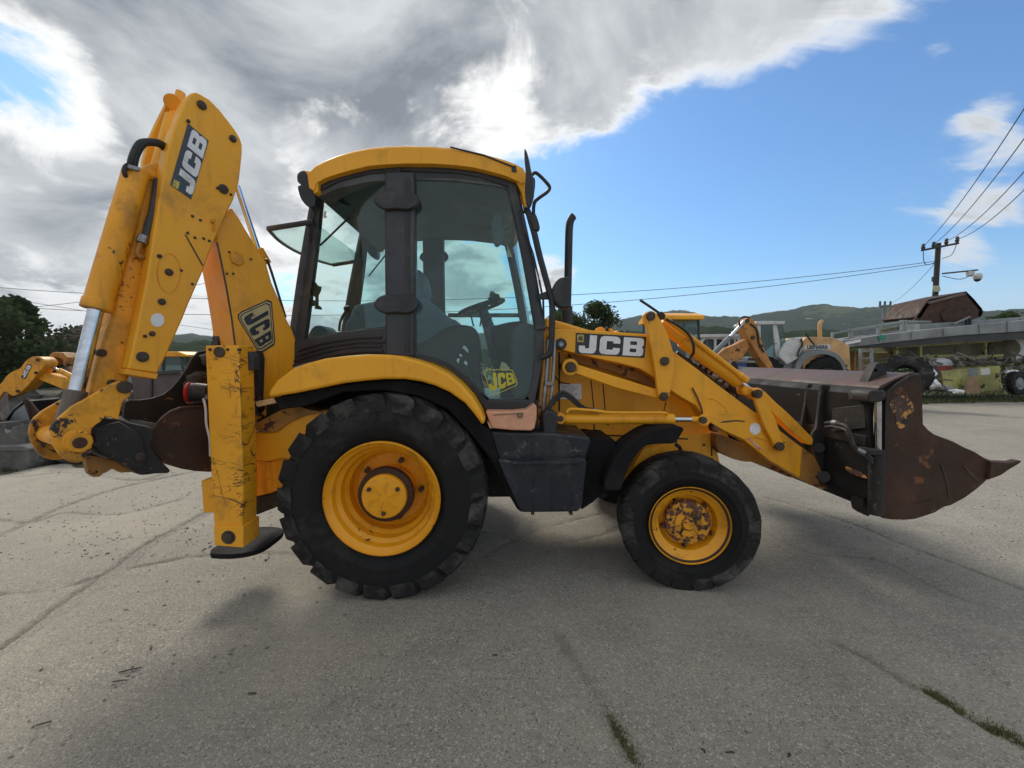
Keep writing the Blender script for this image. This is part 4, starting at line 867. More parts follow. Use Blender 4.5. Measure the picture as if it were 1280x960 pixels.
    MB().cyl(BW.P(1041,528,-.07), BW.P(1047,529,-.08), .022, n=8).cyl(BW.P(1073,562,-.09), BW.P(1083,567,-.07), .020, n=8).build('hose_fitting', STL, T, bevel=.003)
    # mounting plates between the arms and the bucket
    both('bucket_bracket', F.slab([(1027,481),(1031,481),(1060,484),(1062,600),(1058,618),(1036,612),(1028,600),(1020,575),(1015,552),(1016,542),(1021,535),(1024,510)], -.74, -.71), BLK, bevel=.005)
    both('bucket_bracket', F.slab([(1010,480),(1013,480),(1040,482),(1042,600),(1030,600),(1012,570),(1003,552),(1001,540),(1003,527),(1007,505)], -.55, -.52), BLK, bevel=.005)
    both('bracket_pin', MB().cyl(F.P(1024,560,-.76), F.P(1024,560,-.50), .04).cyl(F.P(1030,596,-.80), F.P(1030,596,-.50), .045), BLK, bevel=.004)
    bd('back_stiffener', F.slab([(1082,545),(1087,545),(1087,560),(1082,558)], -1.14, 1.14), BLK, bevel=.004)
    bd('yellow_smear', BW.slab(smx([(1056,583),(1066,586),(1078,592),(1084,598),(1078,597),(1062,591)]), -.004, -.001), RSTY)
    bd('back_rub_plate', BW.slab([(1040,510),(1080,506),(1082,535),(1040,540)], -.012, -.001), BLK, bevel=.004)
    both('bucket_hook', F.slab([(1083,481),(1087,473),(1092,462),(1096,455),(1101,452.5),(1106,457),(1109,468),(1114,478),(1109,484)], -1.02, -.94, [[(1095+2.2*math.cos(t),463+2.2*math.sin(t)) for t in [2*math.pi*k/10 for k in range(10)]]]), BLK, bevel=.006)
    for (x_, y_, w_) in ((812,402,AW-.08),(836,448,AW-.08),(835,491,AW-.08),(953,489,AW-.065),(980,553,AW-.065),(721,463,AW-.04),(886,521,-.80)):
        q = F.P(x_, y_, w_); MB().cyl(q, q-e*.014, .006, .004, 8).build('grease_nipple', STL, T)
    for (x_, y_) in ((692,447),(692,505),(748,447),(870,515),(760,530),(880,556),(800,552),(845,552)):
        q = F.P(x_, y_, -.475 if y_ < 520 else -.505); MB().cyl(q+e*.01, q-e*.008, .011, n=6).build('cover_bolt', PIN, T)
    for (x_, y_) in ((628,582),(650,582),(724,580),(716,634),(658,635)):
        q = F.P(x_, y_, -1.092); MB().cyl(q+e*.01, q-e*.006, .009, n=6).build('tank_bolt', PIN, T)
    bd('tank_step', F.slab([(640,577.5),(726,576),(726,580),(640,581.5)], -1.125, -1.09), NAVY, bevel=.004)
    MB().tube([F.P(846,440,-.66), F.P(870,458,-.655), F.P(900,484,-.65), F.P(925,505,-.65), F.P(945,520,-.62)], .013, 8).build('hydraulic_hose', HOSE, T)
    # ---------- exhaust, mirrors, rails
    X = Frame(T, (0, -.30, 0))
    MB().tube([X.P(717,270), X.P(714.5,273), X.P(712,281), X.P(711,300), X.P(710,350), X.P(709,385)], .034, 14, 4).cyl(X.P(709,383), X.P(708,412), .048, n=18).build('exhaust_stack', DRK, T, sharp=50)
    MR = Frame(T, (0, -.93, 0))
    mo = smx([(706,346),(712,346),(714,352),(714,380),(711,385),(702,385),(695,380),(691,372),(690,364),(693,355),(699,348)])
    bd('wing_mirror', MR.slab(mo, -.03, .05), DRK, bevel=.015, seg=3)
    bd('mirror_clamp', MR.slab([(673,368),(692,360),(692,366),(684,369),(692,370),(692,374),(673,374)], 0, .03), DRK, bevel=.004)
    MB().tube([MR.P(x, y) for x, y in ((655,262),(660,265),(664,278),(668,292),(674,318),(680,340),(686,362),(690,380),(690,410),(689,432),(686,443),(676,447))], .024, 10, 4).build('grab_rail', DRK, T)
    bd('indicator_block', MR.slab(smx([(664,270),(668,267),(671,270),(675,284),(673,287),(668,288),(665,280)]), -.03, .03), DRK, bevel=.006)
    mu = smx([(655.5,187),(657,187),(660,197),(663,212),(666.5,226),(666,245),(661,259),(658,256),(656,240),(657,217),(655.5,200)])
    MB().prism(MR.poly(mu, -.10), (.01, .03, 0)).build('upper_mirror', DRK, T, bevel=.006)
    MB().tube([MR.P(x, y) for x, y in ((664,219),(669,216),(674,219),(682,227),(687,234),(684,240),(673,248),(668,254),(667,266),(669,272))], .013, 8, 4).build('mirror_arm', DRK, T)
    MB().tube([MR.P(666,222), MR.P(668,226), MR.P(667,240), MR.P(662,256)], .006, 6).build('mirror_edge', DRK, T)
    bd('corner_cap', RF.slab([(648,210),(655,213),(659,222),(660,262),(656,262),(652,240),(646,228)], .0, .10), YEL, bevel=.008)
    AN = Frame(T, (0, -.885, 0)); MB().tube([AN.P(563,184), AN.P(605,194), AN.P(643,209)], .006, 6, 1).build('antenna', DRK, T)
    bd('antenna_base', AN.slab([(639,207),(645,207),(646,215),(640,215)], 0, .04), DRK)
    WI = Frame(T, (0, -.86, 0))
    MB().tube([WI.P(656,293), WI.P(664,315), WI.P(673,345)], .006, 6, 1).tube([WI.P(658,293), WI.P(667,318), WI.P(674,350), WI.P(677,368)], .005, 6, 1).tube([WI.P(674,350), WI.P(679,375), WI.P(680,410)], .008, 6, 1).build('wiper', DRK, T)
    return T
def smx(p, sub=3): return sm2(p, sub)
def smx2(p): return sm2(p, 4, False)
ICO = None
def blob_mesh(c, r, seed, sub=2, amp=.35, squash=(1,1,1)):
    global ICO
    if ICO is None:
        ICO = {}
    if sub not in ICO:
        bm = bmesh.new(); bmesh.ops.create_icosphere(bm, subdivisions=sub, radius=1)
        ICO[sub] = ([v.co.copy() for v in bm.verts], [tuple(v.index for v in f.verts) for f in bm.faces]); bm.free()
    V, Fc = ICO[sub]; out = []
    for v in V:
        k = 1 + amp*noise.noise(v*1.6 + Vector((seed, seed*.7, seed*1.3)))*1.6
        out.append(Vector(c) + Vector((v.x*squash[0], v.y*squash[1], v.z*squash[2]))*r*k)
    return out, Fc
GRIMEM = surf('panel_gap_dirt', (.05, .028, .012), None, 0, rough=.8, bump=0)
BH = build_backhoe()

# ------------------------------------------------------------------ ground: concrete yard with joints, verges, terrain
rs = np.random.RandomState(4)
def vnoise(X, Y, sc, seed):
    r = np.random.RandomState(seed); g = r.rand(256, 256)
    x = X*sc+1000; y = Y*sc+1000; xi = np.floor(x).astype(int); yi = np.floor(y).astype(int); fx = x-xi; fy = y-yi
    fx = fx*fx*(3-2*fx); fy = fy*fy*(3-2*fy)
    a = g[xi % 256, yi % 256]; b = g[(xi+1) % 256, yi % 256]; c = g[xi % 256, (yi+1) % 256]; d = g[(xi+1) % 256, (yi+1) % 256]
    return (a*(1-fx)+b*fx)*(1-fy)+(c*(1-fx)+d*fx)*fy
def ground_mat(name, base, kind='concrete'):
    m, nt, n, L = newmat(name)
    tc = n('ShaderNodeTexCoord'); V = tc.outputs['Object']
    def nz(sc, det=6, ro=.6, dist=0):
        t = n('ShaderNodeTexNoise'); L(V, t.inputs['Vector']); setv(t, Scale=sc, Detail=det, Roughness=ro, Distortion=dist); return t.outputs['Fac']
    def rng(v, a, b, lo=0, hi=1):
        r = n('ShaderNodeMapRange'); L(v, r.inputs[0]); setv(r, From_Min=a, From_Max=b, To_Min=lo, To_Max=hi); return r.outputs[0]
    def mix(f, a, b, bt='MIX'):
        x = n('ShaderNodeMix', data_type='RGBA', blend_type=bt)
        if isinstance(f, (int, float)): x.inputs['Factor'].default_value = f
        else: L(f, x.inputs['Factor'])
        for k, s_ in (('A', a), ('B', b)):
            if isinstance(s_, tuple): x.inputs[k].default_value = c4(s_)
            else: L(s_, x.inputs[k])
        return x.outputs['Result']
    def vor(sc, feat='F1', rnd=1):
        t = n('ShaderNodeTexVoronoi', feature=feat); L(V, t.inputs['Vector']); setv(t, Scale=sc, Randomness=rnd); return t
    k = lambda f, t=(1,1,1): tuple(b*f*q for b, q in zip(base, t))
    col = mix(rng(nz(.35, 6, .6, .4), .36, .66), k(.70, (1,1,1)), k(1.22, (1.04,1.01,.96)))
    col = mix(rng(nz(1.5, 8, .65, .5), .42, .66, 0, .75), col, k(1.38, (1.05,1.0,.92)))           # dusty light areas
    col = mix(rng(nz(.9, 9, .7, 1.0), .52, .68, 0, .6), col, k(.62, (1.02,.99,.93)))              # stained areas
    v1 = vor(190); v2 = vor(400); v3 = vor(125)
    s1 = n('ShaderNodeSeparateColor'); L(v1.outputs['Color'], s1.inputs[0]); s2 = n('ShaderNodeSeparateColor'); L(v2.outputs['Color'], s2.inputs[0]); s3 = n('ShaderNodeSeparateColor'); L(v3.outputs['Color'], s3.inputs[0])
    ag = mix(s1.outputs['Red'], k(.42), k(1.75, (1.0,.99,.96)))
    col = mix(rng(nz(2.2, 5), .35, .6, .30, .58), col, ag)                                        # exposed aggregate
    mpb = n('ShaderNodeMapping'); L(V, mpb.inputs[0]); mpb.inputs['Rotation'].default_value = (0, 0, .35); mpb.inputs['Scale'].default_value = (1.2, 14, 1)
    br = n('ShaderNodeTexNoise'); L(mpb.outputs[0], br.inputs['Vector']); setv(br, Scale=2.2, Detail=7, Roughness=.7)
    col = mix(rng(br.outputs['Fac'], .50, .72, 0, .32), col, k(1.45, (1.03,1.0,.95))); col = mix(rng(br.outputs['Fac'], .46, .28, 0, .35), col, k(.62))
    col = mix(rng(nz(6.5, 9, .75, .6), .57, .68, 0, .40), col, k(.55, (1.0,.98,.92)))
    col = mix(rng(s2.outputs['Green'], 0, 1, .0, .38), col, k(.45))
    col = mix(rng(s3.outputs['Red'], .90, .93, 0, .55), col, k(1.9)); col = mix(rng(s3.outputs['Green'], .95, .97, 0, .6), col, (.07,.06,.055))
    at = n('ShaderNodeAttribute'); at.attribute_name = 'joint'
    jf = n('ShaderNodeMath', operation='MULTIPLY'); L(at.outputs['Fac'], jf.inputs[0]); L(rng(nz(40, 5, .7), .30, .62, .35, 1), jf.inputs[1])
    col = mix(jf.outputs[0], col, (.050,.043,.032))
    lit_dust = n('ShaderNodeAttribute'); lit_dust.attribute_name = 'dust'
    col = mix(lit_dust.outputs['Fac'], col, k(1.5, (1.04,1.0,.93)))  # dust tone, also carries the painted sunlight on the left
    cf = jf
    b = n('ShaderNodeBsdfPrincipled'); L(col, b.inputs['Base Color']); setv(b, Roughness=.93); b.inputs['Specular IOR Level'].default_value = .25
    h1 = n('ShaderNodeMath', operation='MULTIPLY_ADD'); L(v1.outputs['Distance'], h1.inputs[0]); h1.inputs[1].default_value = -.7; L(nz(60, 4, .7), h1.inputs[2])
    h2 = n('ShaderNodeMath', operation='MULTIPLY_ADD'); L(nz(9, 8, .7), h2.inputs[0]); h2.inputs[1].default_value = 2.2; L(h1.outputs[0], h2.inputs[2])
    h3 = n('ShaderNodeMath', operation='SUBTRACT'); L(h2.outputs[0], h3.inputs[0]); L(cf.outputs[0], h3.inputs[1])
    bp = n('ShaderNodeBump'); setv(bp, Strength=.75, Distance=.006); L(h3.outputs[0], bp.inputs['Height']); L(bp.outputs[0], b.inputs['Normal'])
    o = n('ShaderNodeOutputMaterial'); L(b.outputs[0], o.inputs[0]); return m
CONC = ground_mat('yard_concrete', (.320, .298, .258))
DIRT = surf('field_soil_and_grass', (.060, .075, .030), (.14, .12, .075), .5, .35, rough=.95, bump=.6, bscale=3, fold=.05, var=.3, seed=40)
JOINT = surf('joint_soil', (.055, .050, .034), (.03, .045, .015), .5, 5, rough=.95, bump=.6, bscale=80, seed=41)
def sheet(name, pts, z, mat, label=None):
    o = MB().add([(x, y, z) for x, y in pts], [tuple(range(len(pts)))]).build(name, mat, None, kind='structure', recalc=False); return o
sheet('ground', [(-3000,-400),(3000,-400),(3000,4500),(-3000,4500)], -.05, DIRT)
yard = sheet('yard', [(-60,-30),(60,-30),(60,19.5),(22,17.2),(12.5,15.6),(10.5,12.4),(6,14),(3,24),(-5,22),(-6.1,9.5),(-6.4,6.85),(-8,6.15),(-22,4.8),(-60,4.0)], -.030, JOINT)
JL = [ [(-120,900),(0,812),(60,770),(100,742),(150,708),(190,676),(222,660),(252,644),(330,600)],
       [(960,622),(1010,636),(1075,657),(1130,680),(1200,706),(1280,737),(1400,783)],
       [(1040,800),(1085,822),(1130,850),(1165,866),(1225,903),(1280,931),(1400,1000)],
       [(690,780),(722,830),(750,872),(772,915),(800,960),(830,1020)],
       [(-60,752),(0,742),(70,735),(135,714),(200,702),(250,694),(350,690),(470,700)],
       [(500,640),(620,668),(680,680),(755,668),(800,640)], [(20,596),(90,590),(170,600),(210,588)], [(600,700),(640,676),(700,655),(760,640)], [(-40,640),(30,652),(80,640),(150,642),(230,622)], [(950,660),(1010,690),(1100,700),(1190,745),(1300,770)],
       [(-60,690),(0,668),(60,640),(120,618),(180,602),(260,585)] ]
JW = [.055, .016, .022, .018, .026, .014, .03, .014, .02, .012, .034]
JD = [.035, .012, .016, .010, .010, .008, .012, .008, .010, .005, .016]; JI = [1, .6, .5, .4, .8, .6, .8, .5, .8, .35, .8]
XS = np.arange(-7.6, 8.6, .022); YS = np.concatenate([np.arange(1.05, 6.2, .022), np.arange(6.2, 12.41, .045)])
GX, GY = np.meshgrid(XS, YS)
Z = (vnoise(GX, GY, .5, 1)-.5)*.016 + (vnoise(GX, GY, 2.3, 2)-.5)*.006 + (vnoise(GX, GY, 9, 3)-.5)*.003 + (vnoise(GX, GY, 30, 4)-.5)*.003
jag = (vnoise(GX, GY, 14, 5)-.5)*.05 + (vnoise(GX, GY, 40, 8)-.5)*.03 + (vnoise(GX, GY, 3, 6)-.5)*.05
cell = np.zeros(GX.shape, int); JT = np.zeros(GX.shape); DUST_SUN = .30*np.clip(vnoise(GX, GY, .7, 71)*1.6+vnoise(GX, GY, 3.1, 72)*.7-1.15, 0, 1)+.30*np.clip((-.6-GX)/3, 0, 1)*np.clip((GY-2.2)/2, 0, 1)  # dust, plus a last term painting the left yard lighter as if sunlit
near = np.full(GX.shape, 9.)
for ji, J in enumerate(JL):
    P = [G(a, b) for a, b in J]; P = smooth(P, 4)
    dmin = np.full(GX.shape, 9.)
    for a, b in zip(P[:-1], P[1:]):
        dx, dy = b.x-a.x, b.y-a.y; L2 = dx*dx+dy*dy+1e-9
        t = np.clip(((GX-a.x)*dx+(GY-a.y)*dy)/L2, 0, 1)
        dmin = np.minimum(dmin, np.hypot(GX-a.x-t*dx, GY-a.y-t*dy))
    d = np.abs(dmin + jag*(.5 if ji < 4 else .8))
    wv = JW[ji]*(.5+1.2*vnoise(GX, GY, 1.3, 20+ji))
    Z -= JD[ji]*np.clip(1-d/wv, 0, 1)**.7 * np.clip((vnoise(GX, GY, 1.1, 30+ji)-.12)*4, 0, 1)
    Z -= .006*np.exp(-(d/(JW[ji]*4))**2)
    near = np.minimum(near, d)
    JT = np.maximum(JT, np.clip(1.25-d/(wv*1.1), 0, 1)*np.clip((vnoise(GX, GY, 1.1, 30+ji)-.10)*5, 0, 1)*JI[ji])
    DUST_SUN = np.maximum(DUST_SUN, .30*np.exp(-(d/.22)**2)*vnoise(GX, GY, 2.1, 50+ji))
# which slab: sides of the two main joints and of two casting lines
def side(p, q): return ((q.x-p.x)*(GY-p.y)-(q.y-p.y)*(GX-p.x)) > 0
s0 = side(G(0,812), G(252,644)); s1 = side(G(1075,657), G(1280,737)); s2 = side(G(1085,822), G(1280,931))
cell = s0*1 + s1*2 + s2*4
nx, ny = len(XS), len(YS)
# edge falls to the sheet below so no border shows
ed = np.minimum.reduce([GX-XS[0], XS[-1]-GX, GY-YS[0], YS[-1]-GY]); Z = Z - .028*np.clip(1-ed/.25, 0, 1)**2
cells = cell[:-1, :-1].copy()
YP = [(-60,-30),(60,-30),(60,19.5),(22,17.2),(12.5,15.6),(10.5,12.4),(6,14),(3,24),(-5,22),(-6.1,9.5),(-6.4,6.85),(-8,6.15),(-22,4.8),(-60,4.0)]
wx = GX+(vnoise(GX, GY, 1.5, 91)-.5)*.5; wy = GY+(vnoise(GX, GY, 1.5, 92)-.5)*.5; ins_ = np.zeros(GX.shape, bool)
for i in range(len(YP)):
    (xa, ya), (xb, yb) = YP[i-1], YP[i]
    if ya == yb: continue
    ins_ ^= ((ya > wy) != (yb > wy)) & (wx < (xb-xa)*(wy-ya)/(yb-ya)+xa)
cells[~ins_[:-1, :-1]] = -1
for cid in np.unique(cells):
    if cid < 0: continue
    sel = np.argwhere(cells == cid)
    if len(sel) < 200: continue
    ii = sel[:,0]*nx+sel[:,1]; quads = np.stack([ii, ii+1, ii+nx+1, ii+nx], 1)
    used, inv = np.unique(quads, return_inverse=True); quads = inv.reshape(quads.shape)
    co = np.stack([GX.ravel()[used], GY.ravel()[used], Z.ravel()[used]], 1)
    me = bpy.data.meshes.new('concrete_slab'); me.vertices.add(len(co)); me.vertices.foreach_set('co', co.ravel())
    me.loops.add(quads.size); me.loops.foreach_set('vertex_index', quads.ravel().astype(np.int32)); me.polygons.add(len(quads))
    me.polygons.foreach_set('loop_start', np.arange(0, quads.size, 4, dtype=np.int32)); me.polygons.foreach_set('use_smooth', [True]*len(quads))
    me.update(); me.validate(); me.materials.append(CONC)
    for an, av in (('joint', JT), ('dust', DUST_SUN)): at_ = me.attributes.new(an, 'FLOAT', 'POINT'); at_.data.foreach_set('value', av.ravel()[used].astype(np.float32))  # dust attribute includes the painted light on the left
    o = bpy.data.objects.new('concrete_slab', me); scene.collection.objects.link(o); o.parent = yard
# far part of the yard beyond the detailed slabs
fy = MB().add([(x, y, -.026) for x, y in [(-60,-30),(60,-30),(60,19.4),(22,17.1),(12.5,15.5),(10.5,12.3),(6,13.9),(3,23.9),(-5,21.9),(-6.1,9.4),(-6.4,6.75),(-8,6.05),(-22,4.7),(-60,3.9)]], [tuple(range(14))]).build('concrete_slab', CONC, yard, recalc=False)
# pebbles and chips on the concrete
m = MB(); rm = random.Random(12)
for k in range(1300):
    if k < 420: px_, py_ = rm.uniform(0, 1280), rm.uniform(640, 958)
    else: px_, py_ = rm.choice([rm.uniform(0, 340), rm.uniform(60, 340), rm.uniform(960, 1280)]), rm.uniform(585, 700)
    c_ = G(px_, py_); s_ = rm.uniform(.003, .008)*(1.6 if rm.random() < .12 else 1)
    v, f = blob_mesh((c_.x, c_.y, .001), s_, k*.77, 1, .4, (1.2, 1, .6)); m.add(v, f)
m.build('pebbles', surf('pebble', (.13,.12,.11), (.28,.26,.23), .8, 2, rough=.9, bump=0, var=.4), None, kind='stuff')
m = MB()
for (px_, py_, l_, a_) in ((163,838,.10,.4),(150,852,.07,.2),(55,905,.05,.5),(618,820,.025,0),(865,663,.03,1),(895,725,.03,.5),(912,942,.04,0),(985,945,.02,1),(878,940,.02,2),(315,868,.04,0),(188,810,.05,2.2)):
    c_ = G(px_, py_); d_ = Vector((math.cos(a_), math.sin(a_), 0))*l_; m.tube([c_-d_*.5+Vector((0,0,.004)), c_+Vector((.01,0,.008)), c_+d_*.5+Vector((0,0,.004))], .0035, 5, 3)
m.build('twigs', surf('twig', (.03,.025,.02), bump=0), None, kind='stuff')
# moss and weeds in the joints, grass on the verges
def leafmat(name, a, b, tr=.25):
    m, nt, n, L = newmat(name)
    tc = n('ShaderNodeTexCoord'); t = n('ShaderNodeTexNoise'); L(tc.outputs['Object'], t.inputs['Vector']); setv(t, Scale=1.3, Detail=7, Roughness=.7)
    x = n('ShaderNodeMix', data_type='RGBA'); r = n('ShaderNodeMapRange'); L(t.outputs['Fac'], r.inputs[0]); setv(r, From_Min=.35, From_Max=.65); L(r.outputs[0], x.inputs['Factor'])
    x.inputs['A'].default_value = c4(a); x.inputs['B'].default_value = c4(b)
    d = n('ShaderNodeBsdfDiffuse'); q = n('ShaderNodeBsdfTranslucent'); L(x.outputs['Result'], d.inputs[0]); L(x.outputs['Result'], q.inputs[0])
    s_ = n('ShaderNodeMixShader'); s_.inputs[0].default_value = tr; L(d.outputs[0], s_.inputs[1]); L(q.outputs[0], s_.inputs[2])
    o = n('ShaderNodeOutputMaterial'); L(s_.outputs[0], o.inputs[0]); return m
GRS = leafmat('grass_blades', (.055,.075,.020), (.13,.13,.045)); MOSS = leafmat('moss', (.14,.13,.055), (.26,.23,.13))
def blades(mb, x, y, z, h, w, rm, nb=1):
    for _ in range(nb):
        a = rm.uniform(0, 6.28); l = rm.uniform(.2, .7)*h; hh = h*rm.uniform(.5, 1.1)
        p = Vector((x+rm.uniform(-w*4, w*4), y+rm.uniform(-w*4, w*4), z)); s_ = Vector((math.cos(a+1.57), math.sin(a+1.57), 0))*w; d = Vector((math.cos(a)*l, math.sin(a)*l, hh))
        mb.add([p-s_, p+s_, p+d*.6+s_*.7+Vector((0,0,hh*.1)), p+d], [(0,1,2),(0,2,3)])
m = MB()
for k in range(4500):
    J, t0, t1, sp = rm.choice([([(1165,866),(1195,884)],0,1,.020),([(1238,905),(1262,921),(1290,938)],0,1,.030),([(1238,905),(1290,938)],0,1,.03),([(750,880),(772,915),(800,960)],0,1,.035),([(765,905),(800,960)],0,1,.03),([(765,900),(790,945)],0,1,.02),([(1165,866),(1195,884)],0,1,.03)])
    i = rm.randrange(len(J)-1); t = rm.random(); p = G(*J[i]).lerp(G(*J[i+1]), t)
    blades(m, p.x+rm.gauss(0, sp), p.y+rm.gauss(0, sp), -.012, rm.uniform(.008, .026), .003, rm)
m.build('moss', MOSS, None, kind='stuff')
def in_poly(x, y, P):
    c = False
    for i in range(len(P)):
        (x0, y0), (x1, y1) = P[i-1], P[i]
        if (y0 > y) != (y1 > y) and x < (x1-x0)*(y-y0)/(y1-y0)+x0: c = not c
    return c
for nm, P, cnt, hh, ww in (('verge_grass', [(-16,5.2),(-8,6.15),(-6.4,6.85),(-6.1,9),(-6.4,13),(-16,13)], 24000, .11, .007), ('verge_grass', [(10.6,12.6),(12.4,15.5),(22,17.0),(40,19),(40,24),(9,24),(9.8,15)], 20000, .14, .011)):
    m = MB(); xs = [p[0] for p in P]; ys = [p[1] for p in P]; k = 0
    while k < cnt:
        x = rm.uniform(min(xs)-.6, max(xs)+.6); y = min(ys)-.8 + (max(ys)-min(ys)+.8)*rm.random()**1.5
        dn = noise.noise(Vector((x*.9, y*.9, 3)))+.5*noise.noise(Vector((x*3, y*3, 1)))
        if in_poly(x+.5*noise.noise(Vector((x,y,0))), y-.5*noise.noise(Vector((x,y,5))), P) and dn > -.35: blades(m, x, y, -.04, hh*(.4+1.0*max(0, dn+.3)), ww, rm); k += 1
        else: k += .02
    m.build(nm, GRS, None, kind='stuff', recalc=False)

# ------------------------------------------------------------------ hills
def hillmat(name, forest, field, haze=0):
    m, nt, n, L = newmat(name)
    tc = n('ShaderNodeTexCoord'); V = tc.outputs['Object']
    def nz(sc, det=8, ro=.6, dist=0):
        t = n('ShaderNodeTexNoise'); L(V, t.inputs['Vector']); setv(t, Scale=sc, Detail=det, Roughness=ro, Distortion=dist); return t.outputs['Fac']
    def rng(v, a, b, lo=0, hi=1):
        r = n('ShaderNodeMapRange'); L(v, r.inputs[0]); setv(r, From_Min=a, From_Max=b, To_Min=lo, To_Max=hi); return r.outputs[0]
    def mix(f, a, b):
        x = n('ShaderNodeMix', data_type='RGBA'); L(f, x.inputs['Factor'])
        for k, s_ in (('A', a), ('B', b)):
            if isinstance(s_, tuple): x.inputs[k].default_value = c4(s_)
            else: L(s_, x.inputs[k])
        return x.outputs['Result']
    c = mix(rng(nz(.05, 6, .7), .35, .65), tuple(v*.6 for v in forest), tuple(v*1.35 for v in forest))
    c = mix(rng(nz(.0055, 9, .68, .8), .555, .60), c, field)
    c = mix(rng(nz(.009, 7, .7, .3), .66, .68), c, (.36,.33,.26))
    b = n('ShaderNodeBsdfDiffuse'); L(c, b.inputs[0])
    bp = n('ShaderNodeBump'); setv(bp, Strength=1, Distance=14); L(nz(.06, 6, .7), bp.inputs['Height']); L(bp.outputs[0], b.inputs['Normal'])
    o = n('ShaderNodeOutputMaterial'); L(b.outputs[0], o.inputs[0]); return m
def hill(name, prof, d0, d1, dpk, mat, seed, nd=40):
    """prof: (px, py) skyline; ground rises from d0 to the skyline at dpk, falls behind to d1"""
    az = np.linspace(math.atan2(-1500, FPX), math.atan2(1500, FPX), 420)
    pxs = 640+np.tan(az)*FPX
    top = np.interp(pxs, [p[0] for p in prof], [p[1] for p in prof])
    el = np.array([math.atan2(ray(x, y).z, math.hypot(ray(x, y).x, ray(x, y).y)) for x, y in zip(pxs, top)])
    ds = np.concatenate([np.linspace(d0, dpk, nd), np.linspace(dpk, d1, 12)[1:]])
    A, Dm = np.meshgrid(az, ds); X = np.sin(A)*Dm; Y = np.cos(A)*Dm
    s_ = np.where(Dm <= dpk, np.clip((Dm-d0)/(dpk-d0), 0, 1), np.clip(1-(Dm-dpk)/(d1-dpk), 0, 1)); s_ = s_*s_*(3-2*s_)
    H = (CAMH+dpk*np.tan(el))[None, :]
    fb = sum((vnoise(X, Y, f, seed+i)-.5)*a for i, (f, a) in enumerate(((.004,.5),(.011,.28),(.03,.12),(.09,.05))))
    peak = np.exp(-((Dm-dpk)/(.12*dpk))**2)
    Zz = H*s_*(1+fb*np.clip(1.15-s_, 0, 1)*1.5) + (vnoise(X, Y, .12, seed+9)-.5)*3.5*s_ + (vnoise(X, Y, .4, seed+10)-.5)*2.5*s_ - .2
    nxx, nyy = len(az), len(ds); ii = (np.arange(nyy-1)[:,None]*nxx+np.arange(nxx-1)[None,:]).ravel()
    q = np.stack([ii, ii+1, ii+nxx+1, ii+nxx], 1)
    me = bpy.data.meshes.new(name); me.from_pydata(np.stack([X.ravel(), Y.ravel(), Zz.ravel()], 1).tolist(), [], q.tolist())
    me.polygons.foreach_set('use_smooth', [True]*len(q)); me.materials.append(mat)
    o = bpy.data.objects.new(name, me); scene.collection.objects.link(o); o['kind'] = 'structure'; return o
hill('far_hills', [(-900,420),(0,424),(200,421),(240,418),(262,420),(300,424),(500,424),(700,415),(790,402),(840,393),(855,393),(865,395),(877,398),(900,398.5),(921,398),(943,394),(970,392),(999,388),(1020,386),(1040,386),(1074,388),(1111,387.5),(1144,385.5),(1163,389),(1190,393),(1235,394),(1280,391),(1500,394),(2200,405)], 420, 2300, 1500,
     hillmat('far_hill_forest', (.022,.046,.026), (.085,.115,.05)), 60)
hill('near_hills', [(-900,432),(150,434),(210,430),(262,427),(330,436),(600,440),(720,425),(800,414),(860,408),(900,411),(950,415),(1000,416),(1030,413),(1080,419),(1150,420),(1300,416),(2200,425)], 120, 620, 400,
     hillmat('near_hill_scrub', (.034,.052,.022), (.12,.13,.06)), 80, 30)

# ------------------------------------------------------------------ haze: the air that lets the hills fade to blue
hm = bpy.data.materials.new('haze_air'); hm.use_nodes = True; nt_ = hm.node_tree; nt_.nodes.clear()
pv = nt_.nodes.new('ShaderNodeVolumePrincipled'); pv.inputs['Color'].default_value = (.86, .93, 1, 1); pv.inputs['Density'].default_value = .00019; pv.inputs['Anisotropy'].default_value = .2
nt_.links.new(pv.outputs[0], nt_.nodes.new('ShaderNodeOutputMaterial').inputs['Volume'])
MB().box((-3100,-420,-2),(3100,4550,235)).build('haze', hm, None, kind='stuff')

